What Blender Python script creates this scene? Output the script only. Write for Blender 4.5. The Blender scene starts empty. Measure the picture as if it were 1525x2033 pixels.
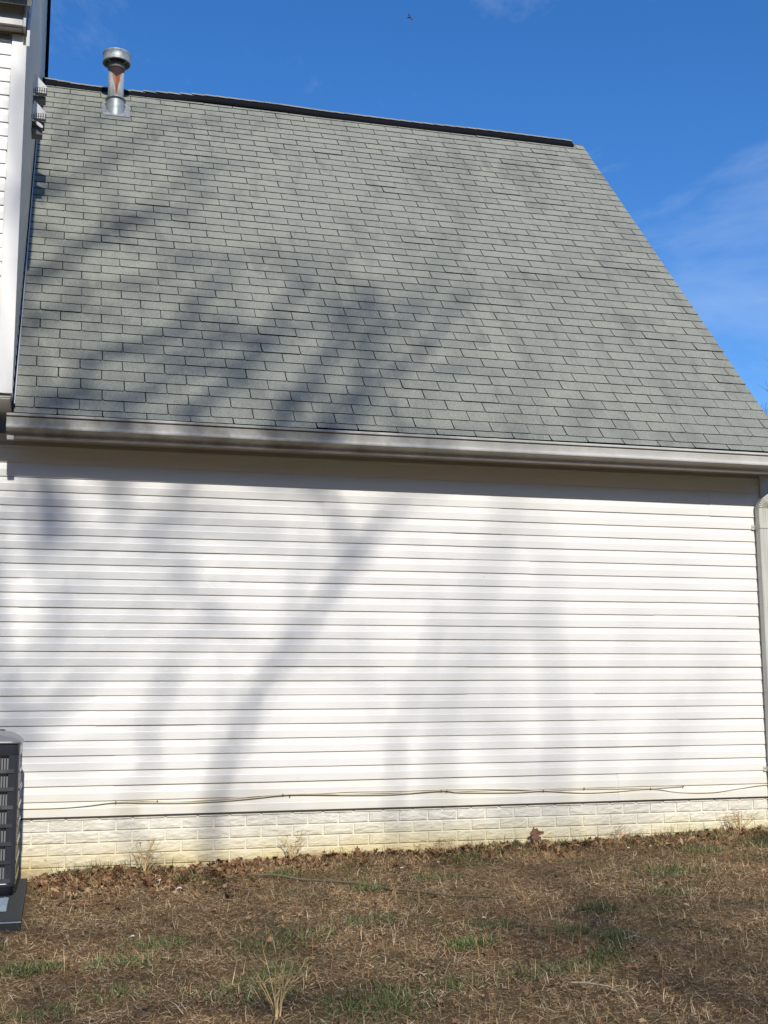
import bpy, math, random
import numpy as np
from mathutils import Vector, Matrix, noise as mnoise
random.seed(7); rng = np.random.default_rng(7)
sc = bpy.context.scene
R = math.radians

# ---------------------------------------------------------------- camera
cam_d = bpy.data.cameras.new('camera'); cam = bpy.data.objects.new('camera', cam_d)
sc.collection.objects.link(cam); sc.camera = cam
rt = Vector((0.96603492, -0.25822568, -0.00979928))
up = Vector((-0.03345442, -0.16257676, 0.98612859))
fw = Vector((0.25623686, 0.95230683, 0.16569362))
m = Matrix((rt, up, -fw)).transposed().to_4x4()
m.translation = Vector((0.0, -8.802, 0.6436))
cam.matrix_world = m; CAM3 = m.to_3x3().to_4x4()
cam_d.sensor_fit = 'HORIZONTAL'; cam_d.sensor_width = 36.0
cam_d.lens = 36.0 * 2429.68 / 1525.0
cam_d.clip_start = 0.05; cam_d.clip_end = 3000

# ---------------------------------------------------------------- sun and sky
SUN_AZ = R(0.5)            # light travels along +y and a touch towards +x
TANE = 0.78                # drop per metre along +y
EL = math.atan(TANE)
D = Vector((math.tan(SUN_AZ), 1.0, -TANE)).normalized()
sun_d = bpy.data.lights.new('sun', 'SUN'); sun = bpy.data.objects.new('sun', sun_d)
sc.collection.objects.link(sun)
sun_d.energy = 4.8; sun_d.angle = R(0.53); sun_d.color = (1.0, 0.965, 0.905)
sun.rotation_euler = D.to_track_quat('-Z', 'Y').to_euler()
sun.location = (0, -30, 25)

w = bpy.data.worlds.new('World'); sc.world = w; w.use_nodes = True
nt = w.node_tree; nt.nodes.clear()
def N(nt, t, **k):
    n = nt.nodes.new(t)
    for a, v in k.items(): setattr(n, a, v)
    return n
o = N(nt, 'ShaderNodeOutputWorld'); bg = N(nt, 'ShaderNodeBackground')
sky = N(nt, 'ShaderNodeTexSky'); sky.sky_type = 'NISHITA'; sky.sun_disc = False
sky.sun_elevation = EL; sky.sun_rotation = math.pi - SUN_AZ * 0
sky.air_density = 1.0; sky.dust_density = 0.3; sky.ozone_density = 3.0; sky.altitude = 100
tc = N(nt, 'ShaderNodeTexCoord'); mp = N(nt, 'ShaderNodeMapping')
mp.inputs['Scale'].default_value = (1.0, 1.0, 2.0); mp.inputs['Rotation'].default_value = (0.5, 0.9, 0.3)
nz = N(nt, 'ShaderNodeTexNoise'); nz.inputs['Scale'].default_value = 2.1; nz.inputs['Detail'].default_value = 10
nz.inputs['Roughness'].default_value = 0.62; nz.inputs['Distortion'].default_value = 0.5
rp = N(nt, 'ShaderNodeMapRange'); rp.inputs[1].default_value = 0.50; rp.inputs[2].default_value = 0.85
rp.inputs[3].default_value = 0.0; rp.inputs[4].default_value = 0.62
mx = N(nt, 'ShaderNodeMixRGB'); mx.inputs[2].default_value = (7.0, 8.0, 9.2, 1)
hs = N(nt, 'ShaderNodeHueSaturation'); hs.inputs['Hue'].default_value = 0.509; hs.inputs['Saturation'].default_value = 1.32; hs.inputs['Value'].default_value = 1.42
L = nt.links.new
L(sky.outputs[0], hs.inputs['Color'])
va = N(nt, 'ShaderNodeVectorMath', operation='ADD'); va.inputs[1].default_value = (-0.012, 0.012, -0.035)
L(tc.outputs['Generated'], va.inputs[0]); L(va.outputs[0], mp.inputs[0]); L(mp.outputs[0], nz.inputs['Vector']); L(nz.outputs[0], rp.inputs[0])
L(rp.outputs[0], mx.inputs[0]); L(hs.outputs[0], mx.inputs[1]); L(mx.outputs[0], bg.inputs[0]); L(bg.outputs[0], o.inputs[0])
bg.inputs[1].default_value = 0.12
sc.view_settings.view_transform = 'Standard'; sc.view_settings.look = 'None'
sc.view_settings.exposure = 0.0; sc.view_settings.gamma = 1.0

# ---------------------------------------------------------------- helpers
def tag(o, label=None, cat=None, group=None, kind=None):
    if label: o['label'] = label
    if cat: o['category'] = cat
    if group: o['group'] = group
    if kind: o['kind'] = kind
    return o
def empty(name, loc=(0, 0, 0)):
    e = bpy.data.objects.new(name, None); e.location = loc; e.empty_display_size = 0.3
    sc.collection.objects.link(e); return e
class MB:
    def __init__(s): s.v = []; s.f = []; s.mi = []; s.sm = []
    def poly(s, pts, mi=0, smooth=False):
        b = len(s.v); s.v += [tuple(p) for p in pts]; s.f.append(tuple(range(b, b + len(pts)))); s.mi.append(mi); s.sm.append(smooth)
    def box(s, x0, x1, y0, y1, z0, z1, mi=0, M=None):
        P = [(x0,y0,z0),(x1,y0,z0),(x1,y1,z0),(x0,y1,z0),(x0,y0,z1),(x1,y0,z1),(x1,y1,z1),(x0,y1,z1)]
        if M is not None: P = [tuple(M @ Vector(p)) for p in P]
        b = len(s.v); s.v += P
        for f in ((0,3,2,1),(4,5,6,7),(0,1,5,4),(1,2,6,5),(2,3,7,6),(3,0,4,7)):
            s.f.append(tuple(b + i for i in f)); s.mi.append(mi); s.sm.append(False)
    def ring(s, c, r, n, ax=None, ay=None):
        ax = ax or Vector((1,0,0)); ay = ay or Vector((0,1,0)); b = len(s.v)
        for i in range(n):
            a = 2*math.pi*i/n; s.v.append(tuple(Vector(c) + ax*(r*math.cos(a)) + ay*(r*math.sin(a))))
        return b
    def bridge(s, a, b, n, mi=0, smooth=True):
        for i in range(n):
            j = (i+1) % n; s.f.append((a+i, a+j, b+j, b+i)); s.mi.append(mi); s.sm.append(smooth)
    def lathe(s, prof, n=24, c=(0,0,0), mi=0, cap0=True, cap1=True):
        rs = [s.ring((c[0], c[1], c[2]+z), r, n) for r, z in prof]
        for a, b in zip(rs, rs[1:]): s.bridge(a, b, n, mi)
        if cap0: s.f.append(tuple(rs[0]+i for i in range(n))[::-1]); s.mi.append(mi); s.sm.append(False)
        if cap1: s.f.append(tuple(rs[-1]+i for i in range(n))); s.mi.append(mi); s.sm.append(False)
    def tube(s, pts, rad, n=6, mi=0):
        pts = [Vector(p) for p in pts]; rr = rad if isinstance(rad, (list, tuple)) else [rad]*len(pts)
        prev = None; ref = Vector((0.13, 0.31, 0.94)).normalized()
        for i, p in enumerate(pts):
            t = (pts[min(i+1, len(pts)-1)] - pts[max(i-1, 0)]).normalized()
            ax = t.cross(ref)
            if ax.length < 1e-3: ax = t.cross(Vector((1,0,0)))
            ax.normalize(); ay = t.cross(ax)
            b = s.ring(p, rr[i], n, ax, ay)
            if prev is not None: s.bridge(prev, b, n, mi)
            else: s.f.append(tuple(b+k for k in range(n))); s.mi.append(mi); s.sm.append(False)
            prev = b
        s.f.append(tuple(prev+k for k in range(n))[::-1]); s.mi.append(mi); s.sm.append(False)
    def extrude(s, prof, x0, x1, mi=0, close=False, f=None, caps=False):
        """profile (y, z) swept along x"""
        f = f or (lambda x, y, z: (x, y, z)); b = len(s.v); n = len(prof)
        s.v += [f(x0, y, z) for y, z in prof] + [f(x1, y, z) for y, z in prof]
        for i in range(n if close else n-1):
            j = (i+1) % n; s.f.append((b+i, b+n+i, b+n+j, b+j)); s.mi.append(mi); s.sm.append(False)
        if caps:
            s.f.append(tuple(b+i for i in range(n))); s.f.append(tuple(b+n+i for i in range(n))[::-1]); s.mi += [mi, mi]; s.sm += [False, False]
    def build(s, name, mats, parent=None, bevel=0, tagv=None):
        me = bpy.data.meshes.new(name); me.from_pydata(s.v, [], s.f)
        for mt in (mats if isinstance(mats, (list, tuple)) else [mats]): me.materials.append(mt)
        me.polygons.foreach_set('material_index', s.mi); me.polygons.foreach_set('use_smooth', s.sm); me.update()
        ob = bpy.data.objects.new(name, me); sc.collection.objects.link(ob)
        if parent is not None: ob.parent = parent
        if bevel:
            bm = ob.modifiers.new('bevel', 'BEVEL'); bm.width = bevel; bm.segments = 2; bm.limit_method = 'ANGLE'
        if tagv: tag(ob, *tagv)
        return ob

# ---------------------------------------------------------------- materials
def mat(name, col=(0.5,0.5,0.5), rough=0.5, metal=0.0, spec=0.5):
    m = bpy.data.materials.new(name); m.use_nodes = True
    b = m.node_tree.nodes['Principled BSDF']
    b.inputs['Base Color'].default_value = (*col, 1); b.inputs['Roughness'].default_value = rough
    b.inputs['Metallic'].default_value = metal; b.inputs['Specular IOR Level'].default_value = spec
    return m, m.node_tree, b
def lnk(nt, a, b): nt.links.new(a, b)
def coords(nt, scale=(1,1,1), which='Object', rot=(0,0,0)):
    t = N(nt, 'ShaderNodeTexCoord'); mp = N(nt, 'ShaderNodeMapping')
    mp.inputs['Scale'].default_value = scale; mp.inputs['Rotation'].default_value = rot
    lnk(nt, t.outputs[which], mp.inputs[0]); return mp.outputs[0]
def noise(nt, vec, scale, detail=4, rough=0.5, dist=0.0):
    n = N(nt, 'ShaderNodeTexNoise'); n.inputs['Scale'].default_value = scale; n.inputs['Detail'].default_value = detail
    n.inputs['Roughness'].default_value = rough; n.inputs['Distortion'].default_value = dist
    lnk(nt, vec, n.inputs['Vector']); return n.outputs[0]
def mrange(nt, v, a, b, c=0.0, d=1.0, smooth=False):
    n = N(nt, 'ShaderNodeMapRange')
    if smooth: n.interpolation_type = 'SMOOTHSTEP'
    for i, x in enumerate((a, b, c, d)): n.inputs[i+1].default_value = x
    lnk(nt, v, n.inputs[0]); return n.outputs[0]
def mix(nt, fac, a, b, mode='MIX'):
    n = N(nt, 'ShaderNodeMixRGB'); n.blend_type = mode
    for i, x in ((0, fac), (1, a), (2, b)):
        if hasattr(x, 'links'): lnk(nt, x, n.inputs[i])
        elif isinstance(x, (int, float)): n.inputs[i].default_value = x
        else: n.inputs[i].default_value = (*x, 1)
    return n.outputs[0]
def math_(nt, op, a, b=None, clamp=False):
    n = N(nt, 'ShaderNodeMath', operation=op); n.use_clamp = clamp
    for i, x in ((0, a), (1, b)):
        if x is None: continue
        if hasattr(x, 'links'): lnk(nt, x, n.inputs[i])
        else: n.inputs[i].default_value = x
    return n.outputs[0]
def ramp(nt, fac, stops):
    n = N(nt, 'ShaderNodeValToRGB'); e = n.color_ramp.elements
    while len(e) < len(stops): e.new(0.5)
    for k, (p, c) in zip(e, stops): k.position = p; k.color = (*c, 1)
    lnk(nt, fac, n.inputs[0]); return n.outputs[0]
def bump(nt, b, h, strength=0.3, dist=0.01):
    n = N(nt, 'ShaderNodeBump'); n.inputs['Strength'].default_value = strength; n.inputs['Distance'].default_value = dist
    lnk(nt, h, n.inputs['Height']); lnk(nt, n.outputs[0], b.inputs['Normal'])
def island(nt):
    g = N(nt, 'ShaderNodeNewGeometry'); return g.outputs['Random Per Island']
def sepxyz(nt, vec):
    n = N(nt, 'ShaderNodeSeparateXYZ'); lnk(nt, vec, n.inputs[0]); return n.outputs

# vinyl siding
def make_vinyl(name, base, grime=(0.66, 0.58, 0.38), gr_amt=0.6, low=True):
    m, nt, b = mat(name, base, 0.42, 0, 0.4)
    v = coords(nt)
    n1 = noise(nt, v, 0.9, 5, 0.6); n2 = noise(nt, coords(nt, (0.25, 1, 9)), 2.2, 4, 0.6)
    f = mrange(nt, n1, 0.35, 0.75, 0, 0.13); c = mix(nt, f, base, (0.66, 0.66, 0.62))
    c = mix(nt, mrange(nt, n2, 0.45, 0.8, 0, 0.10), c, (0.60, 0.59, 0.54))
    if low:   # soil splashed on the lowest courses
        z = sepxyz(nt, v)[2]
        g = mrange(nt, z, 0.30, 0.02, 0, 1); g = math_(nt, 'MULTIPLY', g, mrange(nt, noise(nt, coords(nt, (1, 1, 2)), 3.0, 5, 0.6), 0.3, 0.75, 0.1, 1))
        c = mix(nt, math_(nt, 'MULTIPLY', g, gr_amt), c, grime)
    sp = mrange(nt, noise(nt, v, 38, 2, 0.5), 0.74, 0.80, 0, 0.3); c = mix(nt, sp, c, (0.35, 0.33, 0.28))
    lnk(nt, c, b.inputs['Base Color'])
    bump(nt, b, noise(nt, coords(nt, (2.5, 2.5, 60)), 3.0, 3, 0.6), 0.10, 0.002)
    return m
VINYL = make_vinyl('white_vinyl', (0.745, 0.722, 0.665))
TRIM = make_vinyl('white_trim', (0.72, 0.70, 0.65), low=False)
SOFFIT = make_vinyl('shaded_soffit_vinyl', (0.37, 0.365, 0.335), low=False)  # white vinyl darkened so soffits and eave trim look in shade

# shingles
m, nt, b = mat('asphalt_shingle', (0.2, 0.2, 0.18), 0.95, 0, 0.15); SHINGLE = m
v = coords(nt); isl = island(nt)
gr = noise(nt, v, 110, 4, 0.9)
c = ramp(nt, gr, [(0.25, (0.082, 0.085, 0.074)), (0.5, (0.226, 0.231, 0.196)), (0.72, (0.44, 0.44, 0.368))])
c = mix(nt, 1.0, c, ramp(nt, isl, [(0.0, (0.90, 0.905, 0.91)), (0.5, (0.96, 0.96, 0.95)), (1.0, (1.02, 1.02, 0.99))]), 'MULTIPLY')
bl = noise(nt, coords(nt, (1.3, 0.5, 0.5)), 2.6, 6, 0.62, 0.6)
c = mix(nt, mrange(nt, bl, 0.50, 0.74, 0, 0.50), c, (0.080, 0.080, 0.080))
bl2 = noise(nt, coords(nt, (5, 1.0, 1.0)), 2.3, 5, 0.6, 0.3)
c = mix(nt, mrange(nt, bl2, 0.56, 0.76, 0, 0.30), c, (0.10, 0.10, 0.10))
bl3 = noise(nt, coords(nt, (1, 1, 1)), 9.0, 4, 0.6)
c = mix(nt, mrange(nt, bl3, 0.55, 0.75, 0, 0.22), c, (0.30, 0.31, 0.26))
lnk(nt, c, b.inputs['Base Color']); bump(nt, b, noise(nt, v, 260, 2, 0.7), 0.5, 0.003)
SHEDGE, nt, b = mat('asphalt_cut_edge', (0.012, 0.012, 0.013), 0.9, 0, 0.1)
UNDER, nt, b = mat('roof_underlay', (0.018, 0.018, 0.019), 0.95, 0, 0.1)  # near-black colour stands in for shade down in the tab gaps
BLACK, nt, b = mat('black_plastic', (0.006, 0.006, 0.008), 0.9, 0, 0.1)
bump(nt, b, noise(nt, coords(nt), 60, 2), 0.3, 0.004)

# painted gutter metal, streaked with dirt
m, nt, b = mat('gutter_paint', (0.62, 0.60, 0.55), 0.85, 0, 0.12); GUTTER = m
v = coords(nt)
f1 = mrange(nt, noise(nt, coords(nt, (1.6, 1, 1)), 2.0, 5, 0.65), 0.36, 0.62, 0.08, 0.75)
xx = sepxyz(nt, v)[0]
f1 = math_(nt, 'MULTIPLY', f1, mrange(nt, xx, 1.5, 4.5, 1.0, 0.25))
c = mix(nt, f1, (0.54, 0.53, 0.485), (0.15, 0.14, 0.12))
c = mix(nt, mrange(nt, noise(nt, coords(nt, (5, 8, 20)), 3.0, 5, 0.7), 0.5, 0.8, 0, 0.35), c, (0.25, 0.22, 0.17))
lnk(nt, c, b.inputs['Base Color'])
m, nt, b = mat('downspout_paint', (0.52, 0.51, 0.44), 0.4, 0, 0.45); SPOUT = m
c = mix(nt, mrange(nt, noise(nt, coords(nt, (6, 6, 0.8)), 3, 4), 0.4, 0.75, 0, 0.45), (0.55, 0.54, 0.47), (0.33, 0.31, 0.24)); lnk(nt, c, b.inputs['Base Color'])

# painted brick-faced foundation
m, nt, b = mat('painted_brick', (0.68, 0.66, 0.58), 0.75, 0, 0.25); BRICK = m
v = coords(nt); xyz = sepxyz(nt, v)
rk = noise(nt, coords(nt, (10, 10, 34)), 1.0, 5, 0.65, 0.4)
c = mix(nt, mrange(nt, island(nt), 0, 1, 0, 0.35), (0.74, 0.705, 0.60), (0.65, 0.62, 0.53))
c = mix(nt, mrange(nt, rk, 0.35, 0.58, 0.45, 0.0), c, (0.46, 0.41, 0.30))
st = math_(nt, 'MULTIPLY', mrange(nt, xyz[2], -0.08, -0.33, 0, 1), mrange(nt, noise(nt, coords(nt, (1, 1, 1.5)), 2.1, 5, 0.65), 0.3, 0.55, 0.3, 1))
st = math_(nt, 'MULTIPLY', st, mrange(nt, xyz[0], 0.4, 1.8, 0.6, 1.0))
c = mix(nt, st, c, (0.68, 0.56, 0.25))
c = mix(nt, math_(nt, 'MULTIPLY', mrange(nt, xyz[2], -0.26, -0.35, 0, 0.75), mrange(nt, noise(nt, v, 5.0, 5, 0.6), 0.42, 0.6, 0, 1)), c, (0.34, 0.23, 0.10))
c = mix(nt, mrange(nt, noise(nt, v, 30, 2), 0.72, 0.78, 0, 0.7), c, (0.22, 0.18, 0.12))
lnk(nt, c, b.inputs['Base Color']); bump(nt, b, rk, 0.9, 0.012)
m, nt, b = mat('painted_mortar', (0.66, 0.64, 0.55), 0.85, 0, 0.2); MORTAR = m
xyz = sepxyz(nt, coords(nt))
c = mix(nt, math_(nt, 'MULTIPLY', mrange(nt, xyz[2], -0.10, -0.34, 0, 0.9), mrange(nt, noise(nt, coords(nt), 2.1, 4), 0.35, 0.62, 0.25, 1)), (0.72, 0.69, 0.58), (0.60, 0.47, 0.21))
lnk(nt, c, b.inputs['Base Color']); bump(nt, b, noise(nt, coords(nt), 60, 3), 0.3, 0.003)

# galvanised steel, and the rust-run flue
m, nt, b = mat('galvanised_steel', (0.50, 0.52, 0.52), 0.5, 0.35, 0.4); GALV = m
c = ramp(nt, noise(nt, coords(nt), 22, 4, 0.6), [(0.3, (0.20, 0.225, 0.235)), (0.7, (0.40, 0.42, 0.41))]); lnk(nt, c, b.inputs['Base Color'])
m, nt, b = mat('rusted_flue', (0.5, 0.5, 0.5), 0.45, 0.6, 0.5); FLUE = m
v = coords(nt); s3 = sepxyz(nt, v)
base = ramp(nt, noise(nt, coords(nt, (14, 14, 3)), 2.0, 5, 0.65), [(0.3, (0.34, 0.38, 0.38)), (0.55, (0.58, 0.58, 0.53)), (0.75, (0.70, 0.69, 0.64))])
# half width of the run narrows downwards: from 0.075 at the top to a thin trickle
ax = math_(nt, 'ABSOLUTE', math_(nt, 'SUBTRACT', s3[0], 0.002))
wob = mrange(nt, noise(nt, v, 26, 4, 0.6), 0, 1, -0.014, 0.014)
wid = mrange(nt, s3[2], 0.225, 0.315, 0.004, 0.095); wid = math_(nt, 'ADD', wid, wob)
core = mrange(nt, math_(nt, 'SUBTRACT', wid, ax), -0.004, 0.006, 0, 1, True)
wid2 = math_(nt, 'ADD', mrange(nt, s3[2], 0.03, 0.30, 0.006, 0.058), wob)
halo = mrange(nt, math_(nt, 'SUBTRACT', wid2, ax), -0.012, 0.012, 0, 1, True)
c = mix(nt, math_(nt, 'MULTIPLY', halo, mrange(nt, noise(nt, coords(nt, (30, 30, 4)), 1.0, 3), 0.3, 0.6, 0.65, 1.0)), base, (0.22, 0.062, 0.014))
c = mix(nt, math_(nt, 'MULTIPLY', core, mrange(nt, s3[2], 0.20, 0.22, 0, 1)), c, (0.022, 0.006, 0.005))
c = mix(nt, mrange(nt, s3[2], 0.312, 0.325, 0, 1), c, (0.014, 0.008, 0.01))
lnk(nt, c, b.inputs['Base Color'])
lnk(nt, mrange(nt, math_(nt, 'MAXIMUM', core, halo), 0, 1, 0.45, 0.0), b.inputs['Metallic'])
lnk(nt, mrange(nt, math_(nt, 'MAXIMUM', core, halo), 0, 1, 0.42, 0.85), b.inputs['Roughness'])
HOOD, nt, b = mat('white_hood_plastic', (0.74, 0.73, 0.67), 0.5)
DARKG, nt, b = mat('dark_grey_plastic', (0.13, 0.125, 0.11), 0.6)  # dark tone puts the shade under the wall hoods into the colour
FLASH, nt, b = mat('step_flashing', (0.55, 0.57, 0.60), 0.35, 0.3)

# ground, grass, leaves
m, nt, b = mat('thatch_soil', (0.12, 0.08, 0.05), 0.95, 0, 0.1); SOIL = m
v = coords(nt)
c = ramp(nt, noise(nt, v, 26, 7, 0.7), [(0.28, (0.05, 0.030, 0.015)), (0.5, (0.14, 0.088, 0.044)), (0.72, (0.28, 0.19, 0.10))])
c = mix(nt, mrange(nt, noise(nt, v, 1.1, 5, 0.6), 0.48, 0.66, 0, 0.6), c, (0.055, 0.062, 0.022))
lnk(nt, c, b.inputs['Base Color']); bump(nt, b, noise(nt, v, 60, 5, 0.7), 0.9, 0.02)
m, nt, b = mat('dry_grass_blade', (0.3, 0.2, 0.1), 0.75, 0, 0.2); STRAW = m
c = ramp(nt, island(nt), [(0.0, (0.11, 0.055, 0.024)), (0.3, (0.25, 0.145, 0.065)), (0.6, (0.42, 0.27, 0.135)), (0.88, (0.58, 0.42, 0.235)), (1.0, (0.76, 0.64, 0.43))])
v = coords(nt)
c = mix(nt, mrange(nt, noise(nt, v, 1.5, 4, 0.6), 0.48, 0.62, 0, 0.5), c, (0.095, 0.070, 0.035))
c = mix(nt, mrange(nt, noise(nt, v, 2.3, 4, 0.6), 0.52, 0.66, 0, 0.5), c, (0.105, 0.115, 0.038))
c = mix(nt, mrange(nt, noise(nt, v, 0.9, 3, 0.6), 0.50, 0.66, 0, 0.45), c, (0.38, 0.225, 0.105))
lnk(nt, c, b.inputs['Base Color'])
m, nt, b = mat('green_grass_blade', (0.06, 0.12, 0.02), 0.6, 0, 0.3); GREEN = m
c = ramp(nt, island(nt), [(0.0, (0.026, 0.050, 0.012)), (0.4, (0.060, 0.105, 0.024)), (0.75, (0.13, 0.165, 0.045)), (1.0, (0.34, 0.29, 0.14))]); lnk(nt, c, b.inputs['Base Color'])
m, nt, b = mat('dead_leaf', (0.2, 0.1, 0.05), 0.7, 0, 0.25); LEAF = m
c = ramp(nt, island(nt), [(0.0, (0.060, 0.028, 0.015)), (0.35, (0.135, 0.062, 0.028)), (0.7, (0.24, 0.125, 0.058)), (1.0, (0.40, 0.26, 0.14))]); lnk(nt, c, b.inputs['Base Color'])
m, nt, b = mat('tree_bark', (0.10, 0.075, 0.055), 0.9, 0, 0.15); BARK = m
c = ramp(nt, noise(nt, coords(nt, (1, 1, 0.25)), 30, 4, 0.6), [(0.3, (0.05, 0.038, 0.028)), (0.7, (0.16, 0.125, 0.095))]); lnk(nt, c, b.inputs['Base Color'])
STICK, nt, b = mat('grey_stick_bark', (0.125, 0.10, 0.055), 0.85)
PALE, nt, b = mat('bleached_wood', (0.33, 0.28, 0.19), 0.85)
PAPER, nt, b = mat('white_scrap', (0.68, 0.68, 0.66), 0.6)
CABLE, nt, b = mat('cream_cable', (0.62, 0.55, 0.39), 0.55)
CLIP, nt, b = mat('dark_clip', (0.05, 0.045, 0.04), 0.5)
# air conditioner
m, nt, b = mat('charcoal_enamel', (0.030, 0.032, 0.040), 0.32, 0.0, 0.55); CHAR = m

lnk(nt, mrange(nt, noise(nt, coords(nt), 9, 4), 0.3, 0.7, 0.14, 0.3), b.inputs['Roughness'])
COIL, nt, b = mat('coil_fins', (0.22, 0.225, 0.23), 0.45, 0.3)
m, nt, b = mat('grey_lid', (0.15, 0.145, 0.15), 0.3, 0, 0.5); LID = m
PADM, nt, b = mat('pad_plastic', (0.028, 0.031, 0.030), 0.7, 0, 0.3)
SLABM, nt, b = mat('pale_blue_slab', (0.24, 0.29, 0.33), 0.6)
SCREW, nt, b = mat('screw_head', (0.12, 0.12, 0.12), 0.4, 0.8)
BIRDM, nt, b = mat('dark_feather', (0.015, 0.014, 0.016), 0.7)

# ---------------------------------------------------------------- ground
def gz(x, y):
    z = -0.405 + 0.023*x + 0.045*min(y, 0.0) if y > -25 else -0.405 + 0.023*x - 1.125
    if abs(x) > 12: z -= 0.017*(x - math.copysign(12, x))
    return z
def gzn(x, y):
    xc = np.clip(x, -12, 12)
    z = -0.405 + 0.023*xc + 0.045*np.clip(y, -25, 0)
    return z
def lines(near0, near1, step, far):
    a = list(np.arange(near0, near1 + 1e-6, step)); s = step
    lo = []; p = near0
    while p > -far: s *= 1.35; p -= s; lo.append(p)
    hi = []; p = near1; s = step
    while p < far: s *= 1.35; p += s; hi.append(p)
    return np.array(lo[::-1] + a + hi)
gx = lines(-1.5, 6.6, 0.045, 400); gy = lines(-6.0, 0.0, 0.045, 400)
X, Y = np.meshgrid(gx, gy); Z = gzn(X, Y)
bmp = np.array([[mnoise.noise(Vector((x*1.7, y*1.7, 0)))*0.028 + mnoise.noise(Vector((x*7, y*7, 3)))*0.010 for x in gx] for y in gy])
near = ((X > -3) & (X < 8) & (Y > -8) & (Y < 0.5))
heap = np.exp(-((Y + 0.06)/0.16)**2)*0.02
Z = Z + bmp*near + heap*near
mw = 1/(1 + np.exp((X - 0.02)/0.05)) * 1/(1 + np.exp(-(Y + 2.12)/0.07)) * (X > -3) * (Y < 0.5)
Z = Z*(1 - mw) + (-0.412 + bmp*0.4)*mw
GB = (gx, gy, Z)
def ground_z(x, y):
    x = np.asarray(x, float); y = np.asarray(y, float)
    i = np.clip(np.searchsorted(gx, x) - 1, 0, len(gx)-2); j = np.clip(np.searchsorted(gy, y) - 1, 0, len(gy)-2)
    fx = (x - gx[i])/(gx[i+1]-gx[i]); fy = (y - gy[j])/(gy[j+1]-gy[j])
    return (Z[j, i]*(1-fx)*(1-fy) + Z[j, i+1]*fx*(1-fy) + Z[j+1, i]*(1-fx)*fy + Z[j+1, i+1]*fx*fy)
nx, ny = len(gx), len(gy)
V = np.stack([X, Y, Z], -1).reshape(-1, 3)
idx = np.arange(nx*ny).reshape(ny, nx)
F = np.stack([idx[:-1, :-1], idx[:-1, 1:], idx[1:, 1:], idx[1:, :-1]], -1).reshape(-1, 4)
def np_mesh(name, V, F, material, smooth=False):
    me = bpy.data.meshes.new(name); k = F.shape[1]
    me.vertices.add(len(V)); me.vertices.foreach_set('co', V.astype(np.float32).ravel())
    me.loops.add(F.size); me.loops.foreach_set('vertex_index', F.astype(np.int32).ravel())
    me.polygons.add(len(F)); me.polygons.foreach_set('loop_start', np.arange(0, F.size, k, dtype=np.int32))
    me.polygons.foreach_set('loop_total', np.full(len(F), k, np.int32))
    me.polygons.foreach_set('use_smooth', np.full(len(F), smooth))
    me.update(calc_edges=True); me.materials.append(material)
    ob = bpy.data.objects.new(name, me); sc.collection.objects.link(ob); return ob
tag(np_mesh('ground', V, F, SOIL, True), kind='structure')

# ---------------------------------------------------------------- house
XL, XR, RX0, RX1 = -0.335, 5.575, -0.335, 5.71
E = 0.1016
BE = R(50.03); CB, SB = math.cos(BE), math.sin(BE); RY0, RZ0 = -0.3371, 2.6749
house = tag(empty('house', (2.6, 0, -0.37)), 'white vinyl sided house with a steep grey shingle roof above a painted brick base', 'house')
class P:   # parts are built in world coordinates, then parented keeping place
    pass
def part(ob, parent=house):
    bpy.context.view_layer.update()
    ob.parent = parent; ob.matrix_parent_inverse = Matrix.Translation(-parent_world(parent)); return ob
def parent_world(p):
    t = Vector((0, 0, 0))
    while p is not None: t += p.location; p = p.parent if p.type != 'CAMERA' else None
    return t

# Dutch-lap courses; out = how far proud of the sheathing
def siding(name, f, s0, s1, z0, n, seams=(), phase=0, lim=None, step=0.12, wav=1.0, under=True):
    """f(s, z, out) -> xyz ; s0..s1 span ; lim(z) -> (s0, s1) for cut walls"""
    mb = MB(); flat, deep, sh = 0.052, 0.0120, 0.0034
    for k in range(n):
        za, zb = z0 + k*E, z0 + (k+1)*E
        a, b_ = (s0, s1 - random.uniform(0, 0.009)) if lim is None else lim((za+zb)/2)
        if b_ - a < 0.02: continue
        cuts = sorted([a] + [s for s, kk in seams if kk//2 == k//2 and a < s < b_] + [b_])
        for q in range(len(cuts)-1):
            c0, c1 = cuts[q], cuts[q+1]; pr = 0.0024 if q % 2 else 0.0
            ns = max(1, int((c1-c0)/step)); ss = [c0 + (c1-c0)*i/ns for i in range(ns+1)]
            if q < len(cuts)-2: ss[-1] += 0.006
            base = len(mb.v); rows = 6
            for s in ss:
                wz = wav*0.0022*mnoise.noise(Vector((s*0.55, k//2*3.1, 7.7 + z0 + q*5)))
                wo = wav*0.0016*mnoise.noise(Vector((s*1.3, k*1.7, 1.3)))
                zc = za + wz; o1 = deep + pr + wo
                mb.v += [f(s, zc, sh*0.2), f(s, zc, o1 - 0.0015), f(s, zc + 0.002, o1), f(s, zc + flat, o1 - 0.0006), f(s, zc + flat + 0.006, o1 - 0.0022), f(s, zb + wz + 0.001, sh + pr + wo*0.5)]
            for i in range(len(ss)-1):
                for r in range(rows-1):
                    mb.f.append((base+i*rows+r, base+(i+1)*rows+r, base+(i+1)*rows+r+1, base+i*rows+r+1)); mb.mi.append(0); mb.sm.append(False)
            for e, i in ((0, 0), (1, len(ss)-1)):
                mb.f.append(tuple(base+i*rows+r for r in range(rows))); mb.mi.append(0); mb.sm.append(False)
    return part(mb.build(name, VINYL))
front = lambda s, z, o: (s, -o, z)
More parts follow.
